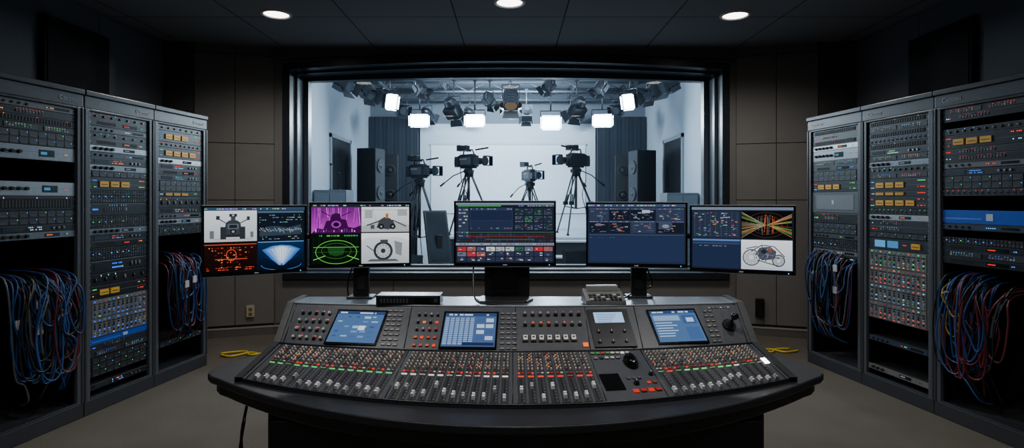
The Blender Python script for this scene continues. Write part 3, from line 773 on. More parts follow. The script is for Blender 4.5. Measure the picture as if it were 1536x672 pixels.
def scr1(s):
    s.rect(0, 0, 1, 1, (14, 20, 30), 0); s.rect(0, 0, 1, .05, (44, 66, 92), 1); s.text(0, 0, .8, .05, 1, (200, 220, 235), 2)
    s.vgrad(0, .05, .505, .53, (214, 220, 226), (176, 184, 190), 1)
    # dark machine seen front-on between two upright wheels
    s.rect(.08, .485, .46, .50, (150, 156, 162), 2)
    for x0, x1 in ((.15, .205), (.335, .39)):
        s.rect(x0, .30, x1, .49, (26, 29, 34), 5)
        for k in range(7): s.rect(x0, .31+.025*k, x1, .318+.025*k, (64, 70, 78), 6)
    s.poly([(.19, .42), (.20, .24), (.235, .20), (.31, .20), (.345, .24), (.355, .42)], (50, 55, 63), 4)
    s.rect(.22, .255, .325, .335, (86, 94, 104), 5); s.rect(.235, .27, .31, .32, (30, 34, 40), 6); s.ell(.2725, .375, .028, .038, (24, 27, 31), 6); s.ell(.2725, .375, .014, .019, (130, 140, 150), 7)
    s.rect(.25, .12, .295, .20, (60, 66, 74), 4); s.rect(.235, .10, .31, .145, (36, 40, 46), 5); s.ell(.2725, .122, .012, .016, (150, 160, 170), 6)
    s.line(.20, .24, .13, .17, .010, (60, 66, 74), 4); s.line(.345, .24, .42, .18, .010, (60, 66, 74), 4); s.rect(.11, .13, .145, .19, (44, 48, 56), 5); s.rect(.405, .14, .435, .20, (44, 48, 56), 5)
    s.rect(.05, .36, .09, .48, (96, 102, 110), 3); s.rect(.44, .38, .47, .47, (96, 102, 110), 3); s.rect(.205, .42, .335, .46, (34, 38, 44), 5)
    s.rect(.515, .06, .99, .53, (18, 24, 34), 1); s.rect(.515, .06, .99, .09, (70, 96, 116), 2)
    s.text(.53, .11, .97, .26, 4, (120, 170, 200), 2, .5)
    s.poly([(.53, .40), (.6, .31), (.7, .30), (.82, .33), (.96, .28), (.96, .44), (.53, .46)], (44, 58, 74), 2)
    for i in range(40):
        x = .53+.44*i/40; a = R.uniform(.01, .06); s.line(x, .38-a, x+.01, .38+a*R.uniform(-.6, 1), .003, R.choice([(120, 190, 220), (190, 200, 210), (220, 150, 90)]), 3)
    s.text(.53, .46, .97, .525, 2, (170, 190, 200), 2, .5)
    s.vgrad(0, .54, .505, 1, (30, 14, 12), (16, 8, 8), 1); s.line(0, .575, .5, .575, .005, (240, 100, 60), 2)
    for r in range(9):
        y = .62+r*.037
        for k in range(15):
            x = .04+k*.029
            if abs(k-7)+r*.5 < 7.5 and R.random() < .62: s.rect(x, y, x+R.uniform(.008, .024), y+.014, R.choice([(200, 70, 40), (130, 40, 26), (250, 120, 70), (90, 26, 20)]), 2)
    s.arc(.255, .74, .05, .09, .005, (255, 90, 50), 3); s.line(.1, .80, .41, .80, .006, (220, 80, 50), 3); s.text(.02, .92, .48, .98, 2, (255, 90, 60), 2)
    s.vgrad(.515, .54, .99, 1, (14, 40, 76), (6, 14, 30), 1); s.line(.515, .555, .99, .555, .006, (110, 180, 230), 2)
    for k in range(7):
        t = k/6; c = (40+170*t, 100+130*t, 190+60*t); g = 1-t*.75
        s.poly([(.755-.20*g, .68), (.755-.10*g, .62+.02*t), (.755, .605+.03*t), (.755+.10*g, .62+.02*t), (.755+.20*g, .68), (.755+.10*g, .84), (.755+.03*g, .93), (.755-.03*g, .93), (.755-.10*g, .84)], c, 3+k)
    for k in range(11):
        a = pi*(1.15+.7*k/10); s.line(.755, .93, .755+.19*math.cos(a), .93+.32*math.sin(a), .0025, (20, 70, 140), 11)
    s.arc(.755, .92, .21, .09, .005, (60, 130, 200), 3, 0, pi)
def scr2(s):
    s.rect(0, 0, 1, 1, (10, 12, 16), 0)
    s.rect(0, .0, 1, .05, (30, 34, 44), 1); s.text(0, 0, 1, .05, 1, (200, 220, 235), 2, .4)
    s.vgrad(0, .05, .495, .49, (104, 22, 116), (190, 48, 190), 1)
    for k in range(26):
        x = R.uniform(0, .48); s.line(x, .06, x+R.uniform(-.02, .02), R.uniform(.2, .45), R.uniform(.002, .007), R.choice([(190, 70, 200), (70, 10, 84), (226, 120, 226), (120, 20, 130)]), 2)
    s.poly([(0, .49), (.06, .40), (.12, .42), (.15, .28), (.19, .27), (.20, .18), (.24, .15), (.29, .16), (.30, .25), (.35, .26), (.37, .38), (.43, .40), (.495, .36), (.495, .49)], (54, 8, 64), 5)
    s.ell(.25, .34, .05, .06, (150, 40, 160), 6); s.ell(.25, .34, .03, .036, (30, 4, 38), 7); s.line(.19, .20, .10, .12, .008, (54, 8, 64), 5); s.line(.30, .20, .40, .13, .008, (54, 8, 64), 5)
    for k in range(16): s.rect(.04+.026*k, .40+R.uniform(0, .05), .052+.026*k, .465, R.choice([(200, 90, 205), (110, 26, 120), (90, 20, 96), (240, 160, 240)]), 7)
    s.vgrad(.505, .05, 1, .47, (214, 220, 224), (180, 186, 190), 1); s.poly([(.505, .38), (.65, .30), (.9, .30), (1, .36), (1, .47), (.505, .47)], (160, 166, 168), 2)
    s.rect(.54, .10, .62, .24, (150, 156, 162), 2); s.rect(.88, .09, .98, .2, (150, 156, 160), 2); s.line(.505, .10, 1, .10, .004, (130, 136, 140), 3); s.line(.62, .05, .66, .30, .004, (150, 156, 160), 3)
    s.line(.56, .36, .70, .28, .012, (44, 48, 54), 3); s.line(.70, .28, .84, .28, .016, (50, 54, 60), 3); s.line(.84, .28, .97, .38, .010, (44, 48, 54), 3)
    s.poly([(.66, .40), (.69, .27), (.74, .22), (.80, .24), (.84, .30), (.86, .40), (.78, .43)], (58, 62, 68), 4); s.ell(.71, .38, .03, .046, (25, 27, 30), 5); s.ell(.83, .38, .03, .046, (25, 27, 30), 5); s.ell(.71, .38, .012, .018, (130, 136, 140), 6); s.ell(.83, .38, .012, .018, (130, 136, 140), 6)
    s.rect(.755, .16, .785, .24, (180, 100, 50), 5); s.rect(.60, .35, .64, .42, (70, 74, 80), 5)
    s.rect(0, .5, .495, 1, (8, 18, 12), 1)
    for k in range(9): s.line(.02+.055*k, .56, .02+.055*k, .97, .0015, (24, 60, 30), 2)
    s.arc(.25, .80, .21, .20, .006, (90, 190, 64), 3); s.arc(.25, .78, .15, .13, .003, (60, 130, 50), 3)
    s.line(.02, .72, .48, .72, .004, (110, 210, 84), 4); s.line(.02, .80, .48, .80, .002, (60, 130, 60), 3)
    s.poly([(.16, .73), (.34, .73), (.32, .84), (.25, .87), (.18, .84)], (24, 66, 28), 2)
    s.text(.02, .5, .48, .56, 1, (90, 220, 110), 2, .6); s.line(.02, .93, .14, .86, .006, (130, 220, 96), 4); s.line(.36, .86, .48, .93, .006, (130, 220, 96), 4)
    s.vgrad(.505, .49, 1, 1, (208, 214, 218), (170, 178, 184), 1); s.poly([(.505, .60), (.6, .56), (.9, .56), (1, .62), (1, .49), (.505, .49)], (226, 231, 234), 2)
    wheel(s, .73, .79, .10, (44, 50, 56), 3, (190, 197, 202)); s.poly([(.60, .93), (.86, .93), (.90, .97), (.56, .97)], (80, 86, 92), 3); s.poly([(.845, .62), (.93, .66), (.92, .88), (.86, .84)], (120, 126, 132), 3); s.rect(.70, .60, .78, .66, (60, 66, 72), 7); s.line(.56, .70, .64, .80, .01, (60, 66, 72), 7)
def scr3(s):
    s.rect(0, 0, 1, 1, (24, 29, 42), 0); s.rect(0, 0, 1, .035, (110, 126, 146), 1); s.rect(.02, .044, .46, .058, (60, 180, 70), 1); s.text(.64, .035, 1, .07, 1, (180, 190, 210), 2)
    s.rect(.02, .07, .13, .60, (44, 52, 74), 1); s.text(.03, .09, .12, .58, 9, (190, 200, 215), 2, .5)
    s.rect(.14, .08, .58, .46, (40, 50, 76), 1); s.rect(.15, .13, .57, .29, (30, 38, 62), 2); s.rect(.15, .30, .57, .45, (34, 42, 66), 2); s.text(.15, .085, .57, .125, 1, (150, 170, 210), 3)
    s.text(.15, .40, .57, .45, 1, (110, 126, 160), 3, .4)
    for r in range(3):
        for c in range(4): s.rect(.60+c*.098, .09+r*.125, .69+c*.098, .205+r*.125, (34, 42, 58), 1); s.text(.605+c*.098, .10+r*.125, .685+c*.098, .20+r*.125, 4, R.choice([(120, 130, 140), (90, 190, 120), (150, 160, 180)]), 2, .5)
    s.rect(.0, .485, 1, .495, (70, 100, 76), 1)
    for r in range(3):
        for c in range(26): s.rect(.01+c*.038, .51+r*.05, .042+c*.038, .55+r*.05, R.choice([(36, 46, 46), (56, 32, 38), (30, 40, 60), (46, 52, 66), (40, 46, 60)]), 1)
    s.line(.1, .558, .9, .558, .002, (190, 56, 46), 3); s.line(.3, .61, .8, .61, .002, (70, 170, 90), 3)
    s.rect(0, .67, 1, .71, (130, 140, 156), 1); s.text(0, .67, 1, .71, 1, (60, 70, 90), 2)
    cols = [(170, 44, 50), (204, 206, 208), (44, 84, 66), (150, 84, 84), (156, 162, 170), (90, 100, 120), (60, 70, 100), (170, 176, 182)]
    for r in range(3):
        for c in range(10):
            x = .015+c*.098; y = .735+r*.085; s.rect(x, y, x+.088, y+.072, cols[(c*3+r*5) % 8] if (r == 0 or (c < 3 and r == 1)) else (40, 48, 70), 1)
            for q in range(3): a = x+.008+R.random()*.05; b = y+.008+R.random()*.045; s.rect(a, b, a+R.uniform(.012, .03), b+.013, R.choice([(30, 34, 44), (200, 200, 204), (130, 60, 60), (80, 90, 110)]), 2)
def scr4(s):
    s.rect(0, 0, 1, 1, (32, 39, 57), 0); s.rect(0, 0, 1, .05, (56, 66, 90), 1); s.text(0, 0, .9, .05, 1, (200, 210, 225), 2, .6)
    xs = [.01, .22, .44, .70, .99]
    for c in range(4):
        for r in range(2):
            x0, x1 = xs[c]+.004, xs[c+1]-.004; y0 = .07+r*.215; y1 = y0+.205
            s.rect(x0, y0, x1, y1, (22, 27, 40) if (c+r) % 3 else (44, 53, 74), 1); s.rect(x0, y0, x1, y0+.025, (58, 68, 94), 2); s.text(x0+.005, y0, x1-.01, y0+.025, 1, (150, 162, 190), 3, .6)
            for k in range(18):
                a = x0+.008+R.random()*(x1-x0-.06); b = y0+.04+R.random()*.14; s.rect(a, b, a+R.uniform(.008, .045), b+R.uniform(.008, .02), R.choice([(90, 102, 126), (140, 150, 166), (44, 52, 72), (150, 86, 64), (60, 72, 98)]), 3)
    s.rect(.56, .10, .64, .15, (170, 178, 190), 4); s.rect(.73, .31, .86, .42, (56, 66, 88), 4); s.ell(.80, .37, .035, .03, (120, 130, 146), 5)
    s.rect(.01, .51, .99, .98, (30, 40, 66), 1); s.rect(.01, .51, .99, .53, (52, 64, 92), 2); s.rect(.015, .545, .985, .97, (34, 45, 73), 2); s.text(.02, .55, .3, .585, 1, (80, 98, 136), 3, .5)
def scr5(s):
    s.rect(0, 0, 1, 1, (26, 32, 48), 0); s.rect(0, 0, 1, .045, (104, 118, 138), 1)
    s.rect(.01, .06, .49, .50, (34, 42, 60), 1)
    for c in range(9): s.line(.03+c*.054, .08, .03+c*.054, .48, .0015, (90, 100, 122), 2)
    for r in range(12): s.line(.02, .09+r*.034, .48, .09+r*.034, .0015, (70, 82, 106), 2)
    for i in range(60):
        x = R.uniform(.02, .45); y = R.uniform(.08, .46); s.rect(x, y, x+R.uniform(.008, .03), y+.012, R.choice([(90, 180, 120), (150, 160, 176), (60, 110, 170), (190, 130, 70), (170, 60, 80)]), 3)
    s.rect(.50, .06, .99, .50, (10, 11, 15), 1)
    for k in range(54):
        t = R.uniform(-1, 1); side = R.choice([-1, 1]); x1 = .745+side*.24; y1 = .28+t*.21
        q = R.uniform(.0, .3); x0 = .745+side*.24*q; y0 = .28+t*.21*q*.6
        s.line(x0, y0, x1, y1, R.uniform(.0015, .003), R.choice([(210, 120, 50), (180, 80, 40), (140, 150, 160), (90, 170, 100), (60, 110, 80), (190, 160, 100)]), 2)
    for k in range(14): x = .745+R.uniform(-.08, .08); s.line(x, R.uniform(.1, .2), x+R.uniform(-.02, .02), R.uniform(.3, .46), .003, R.choice([(200, 110, 50), (170, 60, 40), (100, 106, 114)]), 3)
    for k in range(4): s.arc(.745, .28, .05+.05*k, .05+.05*k, .002, (110, 70, 40), 3)
    s.rect(.01, .52, .49, .98, (30, 40, 66), 1); s.rect(.01, .52, .49, .55, (80, 116, 170), 2); s.rect(.015, .57, .485, .60, (50, 62, 92), 2); s.text(.02, .61, .35, .65, 1, (120, 140, 176), 2, .6)
    s.vgrad(.50, .52, .99, .99, (222, 228, 234), (190, 198, 206), 1)
    D = (44, 50, 60)
    for cx, cy, r in ((.60, .80, .085), (.86, .84, .062), (.74, .73, .05)):
        for q in range(4): s.arc(cx, cy, r*(1-.2*q), r*1.55*(1-.2*q), .010 if q == 0 else .004, D if q % 2 == 0 else (100, 108, 120), 3)
        for k in range(12): t = pi*k/6; s.line(cx+r*.25*math.cos(t), cy+r*.4*math.sin(t), cx+r*math.cos(t), cy+r*1.55*math.sin(t), .003, (84, 92, 104), 2)
    for a in ((.60, .70, .70, .60), (.70, .60, .82, .62), (.82, .62, .92, .78), (.66, .84, .80, .90), (.80, .90, .87, .93), (.62, .74, .87, .80), (.70, .60, .74, .86), (.55, .66, .66, .62)): s.line(a[0], a[1], a[2], a[3], .009, D, 5)
    s.poly([(.64, .74), (.68, .64), (.78, .62), (.84, .70), (.82, .82), (.70, .84)], (66, 73, 84), 5)
    for k in range(44): 
        x = R.uniform(.63, .86); y = .64+R.random()*.20; s.line(x, y, x+R.uniform(-.03, .03), y+R.uniform(-.04, .04), .004, R.choice([(110, 118, 130), (34, 40, 48), (160, 168, 178), (60, 66, 76)]), 6)
    s.ell(.72, .70, .028, .035, (34, 39, 47), 7); s.ell(.78, .68, .02, .026, (150, 60, 52), 7); s.line(.53, .955, .96, .965, .004, (150, 156, 164), 3)
def monitor(pl, pr, zt, fn, lab):
    pl = Vector(pl); pr = Vector(pr); d = pr-pl; Wd = d.length; th = math.atan2(d.y, d.x); H = 0.304
    r = empty('computer_monitor', (pl.x, pl.y, zt-H), (0, 0, th), label=lab, category='computer monitor', group='monitors behind the console')
    m = MB(); b = .009
    m.box(0, Wd, 0, .022, 0, H, (20, 21, 24), 'satin'); m.box(Wd*.2, Wd*.8, .022, .05, H*.15, H*.85, (16, 17, 19), 'satin'); m.box(Wd*.4, Wd*.6, .05, .062, H*.35, H*.65, (26, 27, 30), 'satin')
    make(m, 'housing', parent=r, bevel=.003)
    m = MB(); K = (12, 13, 15); m.box(0, Wd, -.005, 0, 0, b*2, K, 'gloss'); m.box(0, Wd, -.005, 0, H-b, H, K, 'gloss'); m.box(0, b, -.005, 0, b*2, H-b, K, 'gloss'); m.box(Wd-b, Wd, -.005, 0, b*2, H-b, K, 'gloss')
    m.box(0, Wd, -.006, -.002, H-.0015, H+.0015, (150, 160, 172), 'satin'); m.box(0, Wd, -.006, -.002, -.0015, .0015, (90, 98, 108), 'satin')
    m.box(Wd*.48, Wd*.52, -.0056, -.005, b*.7, b*1.2, (180, 190, 200), 'paint'); m.box(Wd*.93, Wd*.94, -.0056, -.005, b*.7, b*1.2, (90, 200, 255), 'led')
    make(m, 'bezel', parent=r)
    m = MB(); s = Scr(m, Wd-2*b, H-3*b); fn(s)
    make(m, 'screen', loc=(b, -.0006, 2*b), parent=r)
    return r
monitor((-1.303, 2.38), (-.937, 2.585), 1.437, scr1, 'slim black monitor showing four panes, red and blue graphics')
monitor((-.930, 2.60), (-.478, 2.68), 1.45, scr2, 'slim black monitor showing magenta, white and green camera panes')
monitor((-.268, 2.62), (.203, 2.62), 1.456, scr3, 'slim black monitor showing a switcher interface with thumbnails')
monitor((.349, 2.67), (.808, 2.61), 1.45, scr4, 'slim black monitor showing dark blue panes and thumbnails')
monitor((.816, 2.60), (1.222, 2.44), 1.437, scr5, 'slim black monitor showing charts, orange lines and white mechanical sketch')
def mstand(x, y, zb, ztop, wide, lab, arm=None, base=(.11, .07)):
    r = empty('monitor_stand', (x, y, zb), label=lab, category='monitor stand')
    m = MB(); m.box(-base[0], base[0], -base[1], base[1], 0, .010, (30, 31, 34), 'satin'); make(m, 'base', parent=r, bevel=.004)
    m = MB(); m.box(-wide, wide, -.012, .012, .010, ztop-zb, (20, 21, 23), 'satin'); m.box(-wide*.5, wide*.5, -.015, -.012, .04, (ztop-zb)*.5, (10, 10, 11), 'matte'); make(m, 'column', parent=r, bevel=.004)
    if arm:
        m = MB(); m.tube([Vector(a) - Vector((x, y, zb)) for a in arm], .014, (24, 25, 28), 'satin', 8); make(m, 'support_arm', parent=r)
m = MB()
ms = empty('monitor_stand', (-.033, 2.60, 1.0), label='black monitor stand with flat foot and wide neck', category='monitor stand')
m.prism([(-.11, -.075), (.10, -.075), (.13, .0), (.11, .075), (-.11, .075), (-.13, 0)], 0, .010, (34, 35, 38), 'satin'); make(m, 'base', parent=ms, bevel=.003)
m = MB(); m.box(-.095, .115, .045, .06, .01, .2, (20, 21, 24), 'satin'); m.box(-.06, .06, .028, .045, .01, .15, (14, 14, 16), 'gloss'); m.box(-.05, .05, .06, .086, .18, .34, (20, 21, 24), 'satin'); make(m, 'neck', parent=ms, bevel=.004)
mstand(-.71, 2.675, 1.0, 1.36, .036, 'black pole stand carrying two monitors on an arm', arm=[(-.71, 2.69, 1.29), (-.90, 2.70, 1.29), (-1.05, 2.63, 1.29), (-1.145, 2.53, 1.29)], base=(.06, .045))
mstand(.60, 2.685, 1.0, 1.36, .036, 'black pole stand carrying two monitors on an arm', arm=[(.60, 2.70, 1.29), (.78, 2.71, 1.29), (.93, 2.66, 1.29), (1.03, 2.56, 1.29)], base=(.06, .04))

dv = empty('media_recorder', (-.45, 2.50, 1.0), (0, 0, -.02), label='black half-rack recorder box lying on the console', category='recorder')
m = MB(); m.box(-.14, .14, -.045, .05, .004, .046, (22, 23, 26), 'satin')
for x in (-.12, .10):
    for y in (-.035, .03): m.box(x, x+.02, y, y+.012, 0, .004, (8, 8, 8), 'matte')
make(m, 'case', parent=dv, bevel=.003)
m = MB()
for i in range(9): m.box(-.12+i*.014, -.112+i*.014, -.048, -.045, .014, .032, (60, 62, 66), 'paint')
m.box(.03, .10, -.047, -.045, .014, .036, (12, 14, 16), 'gloss'); m.cyl((.122, -.045, .025), (.122, -.055, .025), .009, .008, (110, 112, 114), 'metal', 10); m.box(-.13, .13, -.046, -.045, .040, .042, (80, 84, 88), 'paint')
make(m, 'front_panel', parent=dv)
dv = empty('desk_calculator', (.405, 2.51, 1.0), (0, 0, .05), label='grey desktop adding machine with paper roll cover on console', category='office machine')
m = MB()
m.add([(-.09, -.06, .006), (.09, -.06, .006), (.09, .06, .006), (-.09, .06, .006), (-.085, -.06, .026), (.085, -.06, .026), (.085, .055, .062), (-.085, .055, .062)], [(0,3,2,1),(4,5,6,7),(0,1,5,4),(1,2,6,5),(2,3,7,6),(3,0,4,7)], (104, 106, 106), 'paint')
for x in (-.08, .06): m.box(x, x+.02, -.05, .05, 0, .006, (20, 20, 20), 'matte')
make(m, 'body', parent=dv, bevel=.004)
m = MB(); m.box(-.07, .07, .02, .055, .05, .078, (130, 132, 130), 'paint'); make(m, 'cover', parent=dv, bevel=.004)
m = MB(); m.M = Matrix.Rotation(math.atan2(.036, .115), 4, 'X')
for i in range(8):
    for j in range(3): m.box(-.07+i*.018, -.057+i*.018, -.05+j*.02, -.037+j*.02, .042, .047, (40, 42, 46) if (i+j) % 4 else (170, 170, 166), 'paint')
make(m, 'keypad', parent=dv)
def wire(pts, r, c, lab, grp='loose cables'):
    P = smooth(pts, 6); m = MB(); m.tube(P, r, c, 'satin', 6); make(m, 'cable', loc=P[0], world=True, label=lab, category='cable', group=grp)
wire([(-.18, 2.66, 1.2), (-.17, 2.55, 1.03), (-.12, 2.48, 1.008), (-.02, 2.49, 1.008), (.05, 2.50, 1.008)], .004, (15, 15, 17), 'thin black cable at the monitor foot')
wire([(-.72, 2.72, 1.25), (-.80, 2.76, 1.05), (-.78, 2.78, .85), (-.82, 2.8, .5), (-.8, 2.85, .01)], .004, (15, 15, 17), 'thin black cable running down behind the monitor')
wire([(.62, 2.73, 1.2), (.68, 2.75, 1.05), (.60, 2.73, 1.03), (.52, 2.62, 1.008), (.44, 2.60, 1.02)], .004, (15, 15, 17), 'thin black cable from machine to monitor')
wire([(-1.03, 2.2, .66), (-1.05, 2.2, .5), (-1.0, 2.22, .3), (-.97, 2.3, .1), (-1.05, 2.45, .006), (-1.2, 2.6, .006)], .006, (12, 12, 13), 'black cable hanging under the console')
wire([(-.98, 2.08, .66), (-1.0, 2.06, .45), (-.97, 2.05, .2), (-1.0, 2.0, .006), (-1.1, 1.9, .006)], .005, (12, 12, 13), 'black cable hanging under the console')
for pts in ([(-2.75, 5.35, .012), (-2.55, 5.42, .012), (-2.45, 5.30, .012), (-2.30, 5.38, .012), (-2.1, 5.36, .012)], [(-2.72, 5.30, .012), (-2.6, 5.25, .012), (-2.48, 5.38, .012), (-2.35, 5.30, .012)],
            [(2.75, 5.45, .012), (2.6, 5.40, .012), (2.5, 5.50, .012), (2.35, 5.44, .012)], [(2.7, 5.52, .012), (2.55, 5.50, .012), (2.48, 5.40, .012), (2.4, 5.48, .012)]):
    wire(pts, .011, (215, 190, 50), 'yellow cable lying on the carpet', 'yellow floor cables')
wo = empty('wall_outlet', (-2.815, 6.098, .20), (0, 0, .314), label='beige wall power outlet plate', category='outlet')
m = MB(); m.box(-.04, .04, -.006, 0, 0, .13, (186, 170, 140), 'paint'); make(m, 'cover_plate', parent=wo, bevel=.003)
for z in (.03, .08):
    m = MB(); m.box(-.018, .018, -.009, -.006, z-.014, z+.020, (120, 106, 84), 'paint'); m.box(-.009, -.005, -.0095, -.009, z-.004, z+.010, (20, 18, 16), 'matte'); m.box(.005, .009, -.0095, -.009, z-.004, z+.010, (20, 18, 16), 'matte'); make(m, 'socket', parent=wo)
ic = empty('wall_intercom', (2.67, 6.112, .20), (0, 0, -.302), label='black wall-mounted intercom handset', category='intercom')
m = MB(); m.box(-.045, .045, -.03, 0, 0, .2, (20, 20, 22), 'satin'); make(m, 'housing', parent=ic, bevel=.006)
m = MB(); m.box(-.022, .022, -.055, -.03, .02, .19, (12, 12, 13), 'gloss'); m.box(-.03, .03, -.06, -.035, .15, .2, (14, 14, 15), 'gloss'); m.box(-.03, .03, -.06, -.035, .01, .05, (14, 14, 15), 'gloss'); make(m, 'handset', parent=ic, bevel=.005)

# ------------------------------------------------------------------ studio beyond the glass
WH = (184, 196, 207)
XL, XR, YB, HS = -3.35, 3.15, 13.4, 4.05
m = MB(); m.box(XL-.1, XR+.1, 6.6, YB+.2, -.1, 0, (128, 136, 144), 'paint'); struct(m, 'floor_studio')
m = MB(); m.box(XL-.1, XR+.1, 6.6, YB+.2, HS, HS+.1, (150, 158, 168), 'matte')
for k in range(6): m.box(XL, XR, 7.6+k*1.1, 7.68+k*1.1, HS-.12, HS, (84, 92, 100), 'matte')
struct(m, 'ceiling_studio')
m = MB(); m.box(XL-.1, XL, 6.6, YB, 0, HS, WH, 'matte'); struct(m, 'wall_studio_left')
m = MB(); m.box(XR, XR+.1, 6.6, YB, 0, HS, WH, 'matte'); struct(m, 'wall_studio_right')
m = MB(); m.box(XL-.1, XR+.1, YB, YB+.1, 0, HS, (116, 125, 136), 'matte'); struct(m, 'wall_studio_back')  # wall tone raised, haze painted into its colour
m = MB(); m.box(XL-.1, XR+.1, 6.601, 6.62, HC+.0, HS, WH, 'matte'); struct(m, 'wall_studio_front')
for nm, x, sg in (('door_1', XL, 1), ('door_2', XR, -1)):
    m = MB()
    def bx(a, b, y0, y1, z0, z1, c): m.box(x+min(sg*a, sg*b), x+max(sg*a, sg*b), y0, y1, z0, z1, c, 'paint')
    bx(0, .02, 10.45, 11.65, 0, 2.62, (34, 38, 44)); bx(0, .035, 10.38, 10.45, 0, 2.69, (160, 168, 176)); bx(0, .035, 11.65, 11.72, 0, 2.69, (160, 168, 176)); bx(0, .035, 10.38, 11.72, 2.62, 2.69, (160, 168, 176))
    bx(.02, .06, 10.55, 10.6, 1.0, 1.15, (150, 150, 150)); bx(.02, .025, 10.6, 11.5, .2, 2.45, (26, 29, 34))
    struct(m, nm)
cy = MB(); prof = [(YB-.08, 3.25), (YB-.08, 1.2)] + [(YB-.08-.35*(1-math.cos(a)), 1.2-.39*math.sin(a) ) for a in [i*pi/2/8 for i in range(1, 9)]] + [(YB-.46, .81), (YB-.47, 0.0)]
cy.grid([[(x, p[0], p[1]) for x in (-2.16, 1.96)] for p in prof], (200, 211, 221), 'matte')
make(cy, 'cyclorama_backdrop', label='white swept cyclorama backdrop on the studio wall', category='backdrop')
pj = MB(); pj.box(-1.9, 1.72, YB-.11, YB-.095, 1.15, 2.75, (230, 238, 246), 'matte'); pj.box(-1.93, 1.75, YB-.12, YB-.10, 2.75, 2.79, (190, 198, 206), 'matte')
make(pj, 'projection_screen', label='white hanging screen in front of the cyclorama', category='screen')
def curtain(x0, x1):
    m = MB(); n = 60
    rows = [[(x0+(x1-x0)*i/n, YB-.2+.004*math.sin(i*1.3)+.006*math.sin(i*.47), z) for i in range(n+1)] for z in (0.02, 3.4)]
    m.grid(rows, (46, 53, 63), 'fabric'); make(m, 'stage_curtain', label='flat dark studio drape hanging beside the backdrop', category='curtain', group='dark studio curtains')
curtain(-3.33, -2.2); curtain(2.0, 3.13)
m = MB(); m.box(-1.12, 2.05, 10.2, 12.85, 0, .76, (70, 76, 84), 'paint'); m.box(-1.15, 2.08, 10.17, 12.85, .76, .80, (190, 198, 206), 'paint')
for i in range(4): m.box(-1.08+i*.78, -.34+i*.78, 10.185, 10.2, .08, .70, (40, 44, 50), 'paint')
make(m, 'stage_platform', label='white-topped raised studio platform', category='platform')
m = MB()
for k in range(3): m.box(.7, 1.5, 9.35+k*.27, 9.62+k*.27, 0, .25*(k+1)-.03, (36, 40, 46), 'paint'); m.box(.68, 1.52, 9.33+k*.27, 9.62+k*.27, .25*(k+1)-.03, .25*(k+1), (196, 204, 212), 'paint')
make(m, 'stage_steps', label='dark steps with white treads up to the platform', category='steps')

